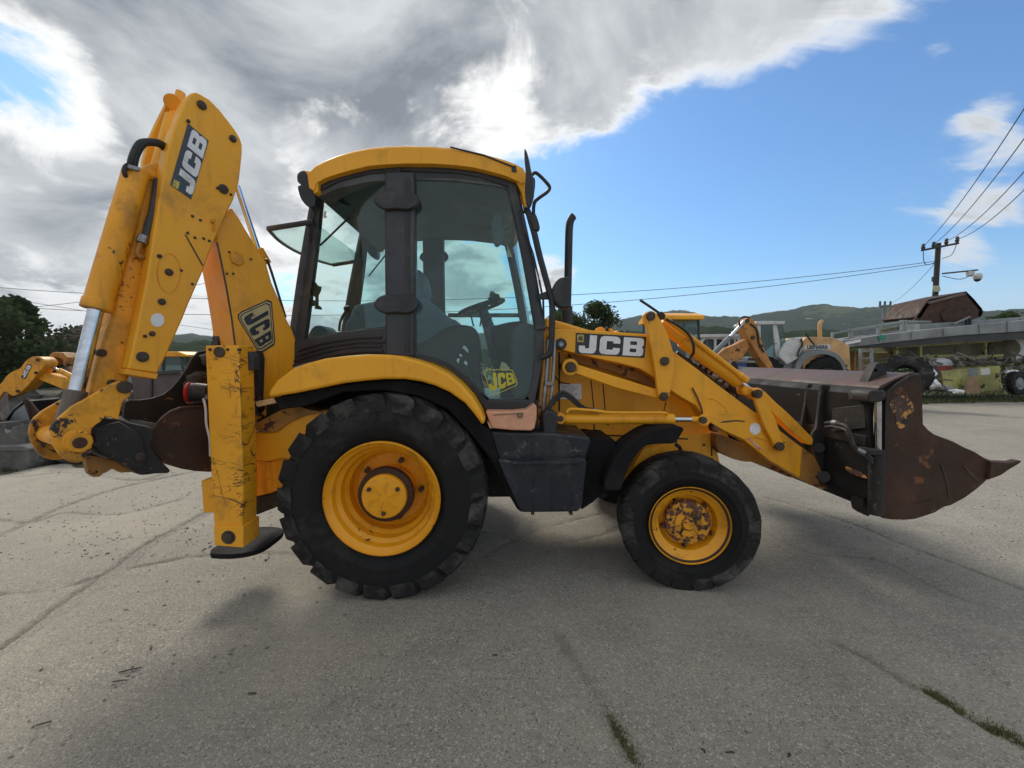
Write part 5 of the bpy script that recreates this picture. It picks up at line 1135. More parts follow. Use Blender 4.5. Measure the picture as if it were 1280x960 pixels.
# ------------------------------------------------------------------ trees
LEAFD = leafmat('dark_foliage', (.034,.048,.026), (.080,.100,.048), .35); LEAFM = leafmat('mid_foliage', (.038,.058,.022), (.085,.115,.04), .35)
BARK = surf('bark', (.06,.045,.035), rough=.9, bump=.5)
def tree(label, x, y, h, w, mat, seed, group, crown0=.22, leaf=.11, n=5200):
    t = Thing('tree', label, 'tree', (x, y, -.05), 0, group); rr = random.Random(seed); m = MB()
    m.tube([(0,0,0),(rr.uniform(-.1,.1),0,h*.3),(rr.uniform(-.2,.2),.1,h*.75)], lambda u: .16*h/5*(1-.75*u), 8)
    cl = []
    for k in range(34):
        a = rr.uniform(0, 6.28); u = rr.random(); zc = h*(crown0+(1-crown0)*u*.93); rad = w*.5*math.sin(math.pi*min(1, .18+.80*u**.9))**.7*rr.uniform(.35, 1)
        c = Vector((math.cos(a)*rad, math.sin(a)*rad, zc)); cl.append((c, rr.uniform(.10, .22)*w))
        if k % 3 == 0: m.tube([(0, 0, zc*.55), (c.x*.5, c.y*.5, zc*.85), tuple(c)], lambda u: .05*h/5*(1-.7*u), 5, 3)
    m.build('trunk', BARK, t)
    f = MB()
    for k in range(n):
        c, r = rr.choice(cl); d = Vector((rr.gauss(0,1), rr.gauss(0,1), rr.gauss(0,1))).normalized()*r*rr.random()**.4; d.z *= .75
        p = c+d; s_ = leaf*rr.uniform(.6, 1.4); u_ = Vector((rr.gauss(0,1), rr.gauss(0,1), rr.gauss(0,.6))).normalized()*s_; v_ = u_.orthogonal().normalized()*s_*.6
        f.v += [p-u_, p+v_, p+u_, p-v_]; o = len(f.v)-4; f.f.append((o, o+1, o+2, o+3))
    f.build('crown', mat, t, recalc=False)
tg = 'trees standing behind the yard'
tree('dark tree at the far left edge behind the yard', -23.5, 20, 4.4, 4.6, LEAFD, 1, tg)
tree('tall dark tree between the left edge and the brown roofed house', -25.3, 22, 4.9, 3.0, LEAFD, 2, tg, n=6000)
tree('low dark tree in front of the brown roof on the left', -25.9, 21.5, 2.6, 3.0, LEAFD, 3, tg)
tree('rounded tree just right of the cab behind the exhaust stack', 3.1, 27, 5.0, 4.4, LEAFM, 4, tg)
tree('rounded tree above the white lettering of the loader arm', 5.6, 28, 5.4, 4.2, LEAFM, 5, tg)
tree('low bush on the skyline right of the upturned rusty bucket', 40.5, 35, 5.4, 4.0, LEAFM, 6, tg, crown0=.5)
# a mass of hedge and shrubs behind the left machines
m = MB(); rr = random.Random(77)
for k in range(12000):
    x = rr.uniform(-44, -27.5); y = rr.uniform(22, 26); hgt = 1.35+.7*noise.noise(Vector((x*.35, 0, 2)))+.4*noise.noise(Vector((x*1.7, 0, 2)))
    z = hgt*rr.random()**.6; p = Vector((x, y, z)); s_ = rr.uniform(.07, .16); u_ = Vector((rr.gauss(0,1), rr.gauss(0,1), rr.gauss(0,1))).normalized()*s_; v_ = u_.orthogonal().normalized()*s_*.6
    m.v += [p-u_, p+v_, p+u_, p-v_]; o = len(m.v)-4; m.f.append((o, o+1, o+2, o+3))
m.build('hedgerow', LEAFD, None, kind='stuff', recalc=False)
m = MB()
for k in range(15000):
    x = rr.uniform(-4, 52); y = rr.uniform(30, 36); hgt = 2.2+1.3*noise.noise(Vector((x*.25, 0, 7)))+.5*noise.noise(Vector((x*1.3, 0, 2)))
    z = hgt*rr.random()**.6; p = Vector((x, y, z)); s_ = rr.uniform(.09, .2); u_ = Vector((rr.gauss(0,1), rr.gauss(0,1), rr.gauss(0,1))).normalized()*s_; v_ = u_.orthogonal().normalized()*s_*.6
    m.v += [p-u_, p+v_, p+u_, p-v_]; o = len(m.v)-4; m.f.append((o, o+1, o+2, o+3))
m.build('hedgerow', LEAFM, None, kind='stuff', recalc=False)

# ------------------------------------------------------------------ the things standing round the yard
def px_thing(name, label, cat, px, Y, group=None):
    x = (px-640)/FPX*Y; t = Thing(name, label, cat, (x, Y, 0), 0, group); return t, Frame(t)
def W(th, p): return th.I @ Vector(p)
WPAINT = surf('white_machine_paint', (.62,.63,.62), (.20,.18,.15), .35, 1.5, (.12,.06,.03), .3, 6, rough=.5, bump=.05, seed=50)
TAN = surf('pale_orange_paint', (.66,.38,.16), (.25,.16,.10), .3, 1.5, rough=.5, bump=.05, seed=51)
GREYP = surf('grey_machine_paint', (.20,.22,.23), (.10,.09,.08), .3, 1.5, rough=.55, bump=.05, seed=52)
ORG = surf('faded_orange_paint', (.52,.23,.055), (.16,.08,.04), .4, 1.8, RUST, .5, 6, rough=.6, bump=.1, seed=53)
OLIVE = surf('dull_yellow_green_paint', (.50,.47,.16), (.22,.19,.10), .4, 1.3, RUST, .5, 5, rough=.65, bump=.1, seed=54)
OLIVD = surf('dull_olive_paint', (.17,.16,.09), (.07,.06,.05), .5, 1.2, RUST, .5, 5, rough=.7, bump=.1, seed=55)
GALV = surf('weathered_steel', (.26,.28,.29), (.13,.11,.10), .45, .9, (.10,.05,.03), .3, 4, rough=.65, bump=.1, seed=56)
BLOCKM = surf('dirty_concrete', (.15,.145,.135), (.05,.045,.038), .6, 3, (.30,.29,.27), .4, 9, rough=.95, bump=.9, bscale=16, seed=63)
DKST = surf('dark_steel', (.035,.036,.038), (.08,.07,.06), .3, 1.5, rough=.6, bump=.1, seed=57)
def rot_tyre(th, c, ax, R0, W_, rim, name='tyre', par=None, mat=None, knobs=22):
    m = MB(); h = W_/2
    prof = [(rim, h*.7), (rim+.03, h*.85), ((rim+R0)/2, h), (R0-.06, h*.92), (R0-.02, h*.75), (R0-.015, 0)]
    prof = prof+[(r, -o) for r, o in reversed(prof[:-1])]
    m.lathe(c, ax, prof, 48)
    ax = Vector(ax).normalized(); a = ax.cross(Vector((0,0,1))); a = a.normalized() if a.length > .01 else Vector((1,0,0)); b = ax.cross(a)
    for i in range(knobs):
        for sg in (-1, 1):
            t0 = 2*math.pi*(i+(.5 if sg > 0 else 0))/knobs; w = 2*math.pi/knobs*.2; vs = []
            for (yy, lead) in ((0, 0), (.9, .8)):
                for (q, rr_) in ((-1, R0-.03), (-1, R0+.02), (1, R0+.02), (1, R0-.03)):
                    t = t0+lead*2*math.pi/knobs+q*w; vs.append(Vector(c)+(a*math.cos(t)+b*math.sin(t))*rr_+ax*(sg*h*yy))
            m.add(vs, [(0,1,5,4),(1,2,6,5),(2,3,7,6),(4,5,6,7),(0,3,2,1)])
    return m.build(name, mat or RUBT, par or th, sharp=35)
def yard_machine(label, loc, rz, k, paint, roofp, group=None, boom=True, name='backhoe_loader'):
    t = Thing(name, label, 'backhoe loader', loc, rz, group)
    S = lambda *p: Vector(p)*k
    def bx(a, b): return MB().box(S(*a), S(*b))
    bx((-1.6,-.42,.55),(2.2,.42,.9)).build('chassis', DKST, t)
    MB().prism([S(.3,-.48,.9), S(2.3,-.48,.9), S(2.35,-.48,1.35), S(2.1,-.48,1.55), S(.3,-.48,1.75)], (0,.96*k,0)).build('engine_cover', paint, t, bevel=.03*k)
    for s_ in (-1, 1):
        f = MB().prism([S(-1.35,s_*.72,1.0), S(-1.25,s_*.72,1.45), S(-.9,s_*.72,1.62), S(-.2,s_*.72,1.6), S(.2,s_*.72,1.3), S(.4,s_*.72,.9), S(.3,s_*.72,.9), S(.05,s_*.72,1.2), S(-.25,s_*.72,1.5), S(-.85,s_*.72,1.52), S(-1.15,s_*.72,1.38)], (0,s_*.42*k,0)).build('fender', paint, t, bevel=.01)
        for (x, R0, Wd) in ((-.55,.72,.44),(1.65,.48,.32)):
            tr = rot_tyre(t, S(x, s_*(.93 if R0 > .5 else .9), R0), (0,1,0), R0*k, Wd*k, R0*.55*k, mat=RUBT)
            MB().lathe(S(x, s_*1.08, R0), (0,-s_,0), [(0,.08*k),(R0*.3*k,.08*k),(R0*.45*k,.02*k),(R0*.56*k,0)], 28).build('wheel_rim', paint, tr)
        MB().prism([S(.6,s_*.62,1.55), S(1.3,s_*.62,1.7), S(2.0,s_*.62,1.1), S(2.8,s_*.62,.45), S(2.7,s_*.62,.35), S(1.85,s_*.62,.95), S(1.2,s_*.62,1.45), S(.6,s_*.62,1.42)], (0,s_*.12*k,0)).build('loader_arm', paint, t, bevel=.01)
        MB().prism([S(-1.75,s_*.95,.4), S(-1.55,s_*.95,.4), S(-1.55,s_*.95,1.6), S(-1.75,s_*.95,1.6)], (0,s_*.18*k,0)).build('stabiliser_leg', paint, t, bevel=.01)
    # cab
    for s_ in (-1, 1):
        for (x0, x1) in ((-1.25,-1.1),(-.3,-.25),(.5,.35)):
            MB().tube([S(x0,s_*.8,1.3), S(x1,s_*.74,2.75)], .045*k, 6, 1).build('cab_post', DRKG, t)
        MB().add([S(-1.2,s_*.78,1.4), S(.48,s_*.78,1.4), S(.36,s_*.74,2.72), S(-1.1,s_*.74,2.72)], [(0,1,2,3)]).build('side_window', GLSB, t)
    MB().add([S(.49,-.78,1.4), S(.49,.78,1.4), S(.37,.72,2.72), S(.37,-.72,2.72)], [(0,1,2,3)]).build('windscreen', GLSB, t)
    MB().add([S(-1.22,-.78,1.4), S(-1.22,.78,1.4), S(-1.11,.72,2.72), S(-1.11,-.72,2.72)], [(0,1,2,3)]).build('rear_window', GLSB, t)
    bx((-1.2,-.8,.95),(.5,.8,1.4)).build('cab_base', DKST, t, bevel=.02)
    MB().prism([S(-1.3,-.86,2.72), S(.62,-.86,2.72), S(.62,-.86,2.80), S(.3,-.86,2.92), S(-.9,-.86,2.92), S(-1.3,-.86,2.82)], (0,1.72*k,0)).build('cab_roof', roofp, t, bevel=.02)
    bx((-.6,-.25,1.3),(-.2,.25,1.9)).build('seat', SEAT, t, bevel=.05)
    MB().prism([S(2.6,-1.1,.25), S(3.2,-1.1,.2), S(3.45,-1.1,.25), S(2.9,-1.1,.5), S(2.85,-1.1,1.05), S(2.6,-1.1,1.0)], (0,2.2*k,0)).build('front_bucket', RST, t, bevel=.01)
    if boom:
        MB().prism([S(-1.7,-.14,.9), S(-1.5,-.14,1.0), S(-1.9,-.14,2.3), S(-2.6,-.14,3.2), S(-2.8,-.14,3.1), S(-2.2,-.14,2.1)], (0,.28*k,0)).build('boom', paint, t, bevel=.01)
        MB().prism([S(-2.6,-.2,3.3), S(-2.9,-.2,3.25), S(-3.2,-.2,1.4), S(-3.0,-.2,1.35)], (0,.1*k,0)).build('dipper', paint, t, bevel=.01)
    return t
# -- left side: small machine with folded arms, cab behind the digging bucket
yard_machine('small yellow backhoe seen between the digging arm and the stabiliser leg', (-8.2, 10.6, 0), R(8), .64, YEL, YEL, 'other diggers in the yard', boom=False)
t, f = px_thing('digger', 'folded yellow digger arm with white lettered black decal at the far left', 'digger', 50, 8.6)
f.slab(smx([(-25,497),(0,480),(8,470),(16,464),(25,460),(32,451),(40,446),(50,446.5),(56,452),(55,458),(47,467),(40,476),(33,484),(22,493),(15,495),(5,490),(-5,503),(-25,520)]), -.1, .15).build('dipper', YELW, t, bevel=.012)
f.slab([(25,475.5),(35,455),(40,455),(38,463),(30,479),(26,479)][:0] or [(26,472),(34,454.5),(40,456.5),(31.5,474)], -.106, -.09).build('decal_plate', BLKD, t)
text_quad(f, -.112, .006, [(30.5,472.5),(39,457.5),(34.5,456),(26.5,471)], 'JCB').build('decal_letters', WHT, t)
f.slab([(47,474),(50,466),(60,467),(85,473),(116,480),(112,487),(100,492),(77,486),(60,479)], .0, .2).build('boom', YELW, t, bevel=.01)
MB().cyl(f.P(57,455,.05), f.P(74,463,.05), .025).build('ram_rod', CHR, t); MB().cyl(f.P(74,463,.05), f.P(110,480,.05), .05).build('ram', YELW, t)
f.slab([(-20,500),(60,500),(90,520),(60,545),(-20,545)], .3, .9).build('body', DKST, t, bevel=.03)
for (x_, y_) in ((47,450),(45,466),(22,489)): MB().cyl(f.P(x_,y_,-.13), f.P(x_,y_,-.09), .03).build('pin', PIN, t)
f.slab([(62,443),(66,440),(78,441),(84,447),(85,456),(80,458),(76,448),(68,446),(64,456),(60,456)], .6, .9).build('hose_guard', YBROWN, t, bevel=.01)
f.slab([(84,443),(100,441),(114,443),(115,462),(86,462)], 1.2, 2.2).build('engine_box', WPAINT, t, bevel=.04); f.slab([(86,457),(114,457),(114,470),(88,470)], 1.1, 1.18).build('engine_panel', ORG, t, bevel=.02)
# house behind the trees
t = Thing('house', 'low house with a brown tiled roof behind the digging arm', 'house', (-28.3, 28, 0))
MB().box((-2.2,-1.8,0),(2.4,3,2.1)).build('wall', surf('render_wall', (.42,.36,.28), rough=.9, bump=.1), t)
rf = MB().add([(-2.7,-2.3,2.0),(2.9,-2.3,2.0),(2.9,3.5,2.0),(-2.7,3.5,2.0),(-.6,.6,3.95),(.8,.6,3.95)], [(0,1,5,4),(1,2,5),(2,3,4,5),(3,0,4),(3,2,1,0)]).build('roof', surf('brown_roof', (.085,.055,.045), (.05,.04,.035), .5, 2, rough=.85, bump=.6, bscale=14), t)
for i in range(9):
    y0 = -2.3+i*.32; z0 = 2.0+i*.215; MB().box((-2.7+i*.235,y0-.02,z0),(2.9-i*.235,y0+.30,z0+.035)).build('tile_row', MATS['brown_roof'], rf)
wn = MB().box((-1.2,-1.86,.8),(-.3,-1.80,1.7)).build('window', WHT, t); MB().box((-1.13,-1.875,.87),(-.37,-1.865,1.63)).build('pane', GLSB, wn)
# grey hopper behind the bucket
t, f = px_thing('steel_skip', 'grey brown steel skip behind the raised digging bucket', 'skip', 190, 8.2)
f.slab([(163,470),(222,466),(218,500),(214,540),(172,540)], 0, 1.3).build('body', surf('grey_brown_steel', (.12,.095,.085), (.07,.05,.045), .4, 2, rough=.7, bump=.1), t, bevel=.02)
f.slab([(161,466),(224,462),(224,467),(161,471)], -.05, .0).build('rim', DKST, t, bevel=.01)
f.slab([(188,471),(190,471),(189,536),(187,536)], -.03, .0).build('rib', DKST, t)
# scrap heap and blocks at the far left
t, f = px_thing('scrap_bucket', 'open grey steel digger bucket lying on the heap at the left edge', 'bucket', 30, 7.4)
f.slab([(4,528),(14,512),(30,500),(36,500),(46,520),(45,541),(20,548),(6,544)], -.2, -.17).build('side', GREYP, t, bevel=.005)
f.slab([(10,522),(20,507),(33,498),(40,503),(50,520),(48,538),(24,545),(10,540)], .3, .33).build('side', GREYP, t, bevel=.005)
f.slab([(6,528),(16,512),(32,500),(34,502),(18,515),(9,530)], -.2, .33).build('shell', DKST, t); f.slab([(20,548),(45,541),(44,538),(20,545)], -.2, .33).build('floor', DKST, t)
t, f = px_thing('concrete_block', 'pale grey block standing highest at the left edge of the yard', 'block', 12, 6.75)
f.slab([(-30,531),(6,528),(7,538),(13,541),(14,534),(31,531),(33,544),(32,557),(20,560),(-30,562)], 0, .35).build('block', BLOCKM, t, bevel=.015)
t, f = px_thing('concrete_block', 'dark grey block lying lowest beside the grass at the left edge', 'block', 10, 6.5)
f.slab([(-30,562),(26,560),(36,563),(37,580),(34,589),(-30,596)], 0, .5).build('block', BLOCKM, t, bevel=.02)
f.slab([(-30,559),(28,557.5),(36,561),(36,564),(-30,565)], -.02, .55).build('cap', BLOCKM, t, bevel=.01)
t, f = px_thing('steel_plate', 'bent brown steel plate leaning on the heap beside the blocks', 'plate', 50, 7.2)
f.slab([(28,500),(34,498),(60,530),(70,545),(62,556),(48,545),(38,528)], 0, .03).build('plate', RST, t, bevel=.004)
m = MB(); rr = random.Random(31)
for k in range(420):
    x = -6.5-rr.random()*6.0; y = 7.0+rr.random()*3.6; hz = 1.0*min(1, (-x-6.2)/1.0)*(1-abs(y-8.9)/2.6); m.add(*blob_mesh((x, y, hz*rr.random()**.5), rr.uniform(.05, .24), k, 1, .6))
m.build('rubble', surf('rubble', (.075,.07,.065), (.2,.19,.17), .7, 5, rough=.95, bump=.4), None, kind='stuff')

m = MB(); rr = random.Random(41)
for k in range(40):
    q = Vector((-6.7-rr.random()*2.6, 6.9+rr.random()*1.8, rr.random()*.7)); d_ = Vector((rr.uniform(-.5,.5), rr.uniform(-.3,.3), rr.uniform(-.2,.35))); n_ = Vector((rr.uniform(-.1,.1), .03, rr.uniform(.05,.2)))
    m.prism([q-d_, q+d_, q+d_+n_, q-d_+n_], (0,.04,0))
m.build('scrap_offcuts', surf('offcut_steel', (.10,.09,.085), RUST, .6, 2, rough=.7, bump=.2), None, kind='stuff')

# -- behind the loader arm
yard_machine('yellow backhoe loader parked behind the raised loader lever, only its cab roof showing', (4.42, 12.4, 0), R(92), 1.0, YEL, YEL, 'other diggers in the yard', boom=False).root.scale = (1, .64, 1)
# white cabbed machine with window wall
t, f = px_thing('white_excavator', 'small white machine with a boxy windowed cab behind the orange digger arm', 'excavator', 900, 18)
f.slab([(873,430),(880,421),(912,420),(926,421),(927,470),(873,470)], 0, 1.6, [[(877,432),(882,424),(893,424),(893,452),(877,452)], [(896,424),(922,424),(922,452),(896,452)]]).build('cab', WPAINT, t, bevel=.02)
f.slab([(877,432),(882,424),(893,424),(893,452),(877,452)], .05, .08).build('window', GLSB, t); f.slab([(896,424),(922,424),(922,452),(896,452)], .05, .08).build('window', surf('dark_window', (.03,.035,.04), rough=.2, bump=0), t)
f.slab([(873,418),(928,417.5),(929,421),(872,422)], -.1, 1.7).build('roof', WPAINT, t, bevel=.02)
for x_ in (903, 911, 918): f.slab([(x_,424),(x_+1.6,424),(x_+1.6,452),(x_,452)], .0, .05).build('bar', WPAINT, t)
MB().tube([f.P(884,421), f.P(892,418), f.P(900,420)], .04, 6).build('roof_hose', HOSE, t)
t, f = px_thing('blue_container', 'low blue container on the ground behind the front bucket', 'container', 935, 15.8)
f.slab([(915,453),(951,452),(952,462),(950,475),(915,475)], 0, 1.2).build('body', surf('blue_paint', (.03,.09,.33), (.1,.1,.12), .3, 2, rough=.5, bump=.05), t, bevel=.02)
f.slab([(914,451),(952,450.5),(952,453.5),(914,454)], -.05, 1.2).build('lid', GALV, t, bevel=.01)
# orange digger arm
t, f = px_thing('excavator', 'faded orange excavator arm bent upwards in front of the white cabs', 'excavator', 935, 14.5)
f.slab([(898,443),(906,436),(919,431),(928,426),(937,422),(942,424),(941,429),(936,436),(931,443),(928,448),(921,452),(915,455),(906,450),(898,446),(880,455),(876,452)], 0, .3).build('boom', ORG, t, bevel=.03)
f.slab([(928,407),(931,401),(934,398),(939,396.5),(943,400),(945,406),(949,414),(952,424),(955,434),(960,445),(965,454),(968,461),(966,464),(962,463),(956,456),(948,445),(941,433),(936,424),(931,414)], -.12, .35).build('stick', ORG, t, bevel=.03)
f.slab([(928,407),(931,401),(935,410),(941,426),(947,441),(941,433),(936,424),(931,414)], .35, .55).build('stick_side', YBROWN, t, bevel=.01)
MB().cyl(f.P(893,441,-.1), f.P(913,421,-.1), .085).build('ram', GREYP, t); MB().cyl(f.P(913,421,-.1), f.P(930,402,-.1), .055).build('ram_rod', CHR, t)
MB().tube([f.P(925,408,-.15), f.P(924,400,-.15), f.P(930,396,-.15), f.P(937,397,-.15)], .03, 6).tube([f.P(938,405,-.15), f.P(946,412,-.15), f.P(949,430,-.15), f.P(955,440,-.15)], .03, 6).build('hydraulic_hose', HOSE, t)
for (x_, y_) in ((941,422),(934,401),(951,433)): MB().cyl(f.P(x_,y_,-.17), f.P(x_,y_,-.1), .07).build('pin', PIN, t)
MB().box(W(t,(7.2,15.5,.5)), W(t,(9.4,18.3,1.1))).build('body', ORG, t, bevel=.05); MB().box(W(t,(7.0,15.3,0)), W(t,(7.5,18.5,.55))).build('track', DKST, t, bevel=.1); MB().box(W(t,(9.0,15.3,0)), W(t,(9.5,18.5,.55))).build('track', DKST, t, bevel=.1)
# wheel loader
t, f = px_thing('wheel_loader', 'white and pale orange wheel loader with grey wheel arch and white lettered nose band', 'wheel loader', 1000, 16)
f.slab([(944,404),(946,401.5),(954,401),(982,401.5),(981,405),(946,406)], -.1, 1.5).build('cab_roof', WPAINT, t, bevel=.02)
f.slab([(966,405),(971,405),(975,425),(976,446),(970,446)], -.02, .1).build('cab_post', WPAINT, t, bevel=.015); f.slab([(948,405),(951,405),(952,446),(949,446)], -.02, .1).build('cab_post', WPAINT, t, bevel=.015)
f.slab([(952,406),(966,406),(970,446),(952,446)], .0, .03).build('door_glass', GLSB, t); f.slab([(971,406),(979,406),(984,436),(976,440)], .0, .03).build('side_window', GLSB, t)
f.slab([(944,446),(976,446),(984,440),(1002,424),(1006,450),(985,466),(944,472)], -.1, 1.4).build('cab_base', GREYP, t, bevel=.03)
f.slab([(975,441),(982,430),(988,423),(1004,421),(1003,436),(998,448),(984,456),(975,447)], -.25, -.1).build('tank', WPAINT, t, bevel=.03)
f.slab([(1004,427),(1008,421),(1040,421.5),(1050,425),(1062,432),(1064,470),(1004,470)], -.05, 1.4).build('engine_cover', TAN, t, bevel=.03)
band = f.slab([(1003,437),(1007,431.5),(1038,430.5),(1038,437)], -.08, -.05).build('name_band', WPAINT, t, bevel=.004)
fc = bpy.data.curves.new('t', 'FONT'); fc.body = 'LIEBHERR'; fc.size = 1; fc.offset = .035; fc.extrude = 0; to = bpy.data.objects.new('t', fc); scene.collection.objects.link(to)
bpy.context.view_layer.update(); me = bpy.data.meshes.new_from_object(to); bpy.data.objects.remove(to)
xs = [v.co.x for v in me.vertices]; ys_ = [v.co.y for v in me.vertices]; x0, x1, y0, y1 = min(xs), max(xs), min(ys_), max(ys_)
for v in me.vertices:
    u, w_ = (v.co.x-x0)/(x1-x0), (v.co.y-y0)/(y1-y0); v.co = f.P(1009+u*26.5, 436.2-w_*4.6, -.088)
me.materials.append(BLKD); o = bpy.data.objects.new('name_letters', me); scene.collection.objects.link(o); o.parent = band
arc = [(994,464),(996,453),(1001,445),(1008,440),(1018,437.5),(1030,437),(1042,439.5),(1050,445),(1056,453),(1059,464),(1055,464),(1051,454),(1044,447),(1034,443),(1024,443),(1013,446),(1006,451),(1001,460),(1000,466)]
f.slab(arc, -.30, .25).build('wheel_arch', GREYP, t, bevel=.01)
f.slab([(1000,466),(1001,460),(1006,451),(1013,446),(1024,443),(1034,443),(1044,447),(1051,454),(1055,464),(1055,480),(1000,480)], .2, .25).build('arch_back', DKST, t)
c_ = f.P(1028, 474, .02); rot_tyre(t, c_, (0,1,0), .86, .55, .42, mat=RUB); MB().lathe(c_+Vector((0,-.3,0)), (0,1,0), [(0,.1),(.2,.08),(.38,.02),(.43,0)], 28).build('wheel_rim', DKST, t)
c_ = f.P(950, 474, .02); rot_tyre(t, c_, (0,1,0), .86, .55, .42, mat=RUB)
MB().tube([f.P(1025,422,.3), f.P(1024.5,410,.3), f.P(1025,404,.3), f.P(1028,401,.3)], .07, 8).build('exhaust_pipe', TAN, t)
for pts in ([(1001,424),(1003,430),(999,438),(997,446)], [(1007,416),(1012,424),(1018,431)]): MB().tube([f.P(x,y,-.3) for x, y in pts], .03, 6).build('hose', HOSE, t)

# -- right side: stack of steel frames, road machine, box, tyre, scrap
t, f = px_thing('road_machine', 'derelict yellow green road machine under the long steel frames', 'road machine', 1180, 19.5)
f.slab([(1118,432),(1150,430),(1268,424),(1272,452),(1230,456),(1120,458)], .3, 2.2).build('hopper', OLIVD, t, bevel=.03)
f.slab([(1055,452),(1060,436),(1066,440),(1112,441),(1120,437),(1124,458),(1120,464),(1056,464)], .5, 1.6).build('walkway', surf('dull_yellow_steel', (.36,.31,.11), (.15,.10,.06), .5, 1.5, rough=.7, bump=.1), t, bevel=.02)
for (a_, b_, c2, d_) in ((1120,432,1124,457),(1263,423,1267,462),(1232,426,1234,454),(1150,431,1153,456)): f.slab([(a_,b_),(c2,b_),(c2,d_),(a_,d_)], .0, .15).build('upright', OLIVE, t, bevel=.01)
f.slab([(1120,431),(1268,422.5),(1268,426),(1120,435)], -.05, .2).build('top_beam', OLIVE, t, bevel=.01)
f.slab([(1124,452),(1264,442),(1264,445),(1124,455.5)], -.1, .1).build('rail', OLIVE, t, bevel=.01)
f.slab([(1140,445),(1200,442),(1200,449),(1140,452)], .2, .25).build('side_panel', OLIVE, t, bevel=.01)
for x_ in (1060, 1068, 1078): f.slab([(x_,438),(x_+2,438),(x_+2,466),(x_,466)], .3, .4).build('post', ORG, t, bevel=.01)
MB().cyl(f.P(1255,436,-.1), f.P(1255,436,1.5), .5, n=28).build('drum', OLIVD, t, bevel=.03)
f.slab([(1270,424),(1285,424),(1285,450),(1270,450)], -.1, .8).build('white_panel', WPAINT, t)
t, f = px_thing('ladder', 'small grey steel ladder standing between the loader and the scrap', 'ladder', 1084, 17.5)
for x_ in (1075, 1089): f.slab([(x_,436),(x_+3,436),(x_+3,472),(x_,472)], 0, .08).build('rail', GALV, t, bevel=.01)
for y_ in (438, 447, 456, 465): f.slab([(1077,y_),(1090,y_),(1090,y_+1.8),(1077,y_+1.8)], .02, .06).build('rung', GALV, t)
# long frames on top
t, f = px_thing('loading_ramp', 'long grey steel ramp frame lying lowest across the road machine', 'ramp', 1160, 18.6)
f.slab([(1036,431.5),(1062,425),(1100,419),(1165,411.5),(1230,405),(1330,396),(1330,411),(1280,414),(1200,419),(1130,426),(1062,434)], 0, 2.0).build('deck', GALV, t, bevel=.01)
f.slab([(1045,433),(1100,427),(1190,419.5),(1330,412),(1330,422),(1200,428),(1110,434)], .1, 1.9).build('deck_shadow', DKST, t)  # dark slab painted in as the shadow under the ramp deck
f.slab([(1036,429),(1062,423.5),(1062,426),(1036,432)], -.05, 2.0).build('lip', GALV, t)
for x_, a_, b_ in ((1056,425,433),(1100,418,427),(1140,413,423),(1180,409,419),(1225,404.5,416),(1260,401,414)): f.slab([(x_,a_),(x_+2,a_),(x_+2,b_),(x_,b_)], -.06, 0).build('stiffener', GALV, t)
f.slab([(1099,419.5),(1108,418.5),(1108,424),(1099,425)], -.075, -.06).build('green_tag', surf('green_tag', (.02,.25,.13), bump=0), t)
f.slab([(1057,427.5),(1076,424),(1076,427.5),(1057,431)], -.075, -.06).build('white_tag', WHT, t)
t, f = px_thing('railed_platform', 'open grey railed platform resting on top of the ramp, left of the rusty bucket', 'platform', 1100, 19.4)
for pts in ([(1041,416),(1062,412.5),(1062,414.5),(1041,418)], [(1062,411.5),(1130,401),(1130,403.5),(1062,414)], [(1041,425),(1130,412),(1130,414),(1041,427)], [(1130,400.5),(1165,401),(1165,403),(1130,403)]):
    f.slab(pts, 0, .1).build('rail', GALV, t, bevel=.01); f.slab(pts, 1.6, 1.7).build('rail', GALV, t, bevel=.01)
for (x_, a_, b_) in ((1041,415,428),(1063,411,424),(1098,406,419),(1128,400,414),(1132,400,414)): f.slab([(x_,a_),(x_+2,a_),(x_+2,b_),(x_,b_)], -.02, .12).build('post', GALV, t, bevel=.005)
f.slab([(1066,414),(1096,409.5),(1096,416),(1066,421)], .7, .8).build('panel', GREYP, t); f.slab([(1102,412),(1127,407),(1127,413),(1102,418)], .7, .8).build('panel', OLIVD, t)
t, f = px_thing('steel_beam', 'upper grey beam with two short posts lying behind the rusty bucket', 'beam', 1240, 19.8)
f.slab([(1150,405),(1200,402),(1280,396),(1330,392),(1330,400),(1280,404),(1150,414)], 0, 1.4).build('beam', GALV, t, bevel=.02)
for x_ in (1209, 1213): f.slab([(x_,396),(x_+1.6,396),(x_+1.6,411),(x_,411)], -.2, -.1).build('post', DKST, t)
MB().tube([f.P(1192,405,-.2), f.P(1204,400,-.2), f.P(1212,396,-.2)], .05, 6, 1).build('bent_bar', GALV, t)
t, f = px_thing('loader_bucket', 'upturned rusty brown loader bucket on top of the steel frames beneath the utility pole', 'bucket', 1187, 20)
f.slab([(1143,401),(1146,396),(1159,376),(1163,374),(1200,366),(1208,364),(1218,374),(1228,386),(1229,391),(1226,396),(1216,399.5),(1206,402),(1182,404),(1150,404)], 0, .08).build('side', RST, t, bevel=.02)
f.slab([(1146,396),(1159,376),(1163,374),(1208,364),(1218,374),(1228,386),(1229,391),(1226,396),(1222,396),(1224,388),(1207,368),(1164,378),(1150,399)], 0, 1.9).build('shell', RST, t, bevel=.01)
f.slab([(1160,377.5),(1207,365.5),(1209,368),(1163,380)], -.12, 0).build('lip', surf('grey_lip', (.15,.12,.11), RUST, .5, 3, rough=.7, bump=.1), t, bevel=.02)
f.slab([(1176,392),(1184,386),(1190,390),(1186,402),(1180,402)], -.06, 0).build('rib', RST, t, bevel=.02)
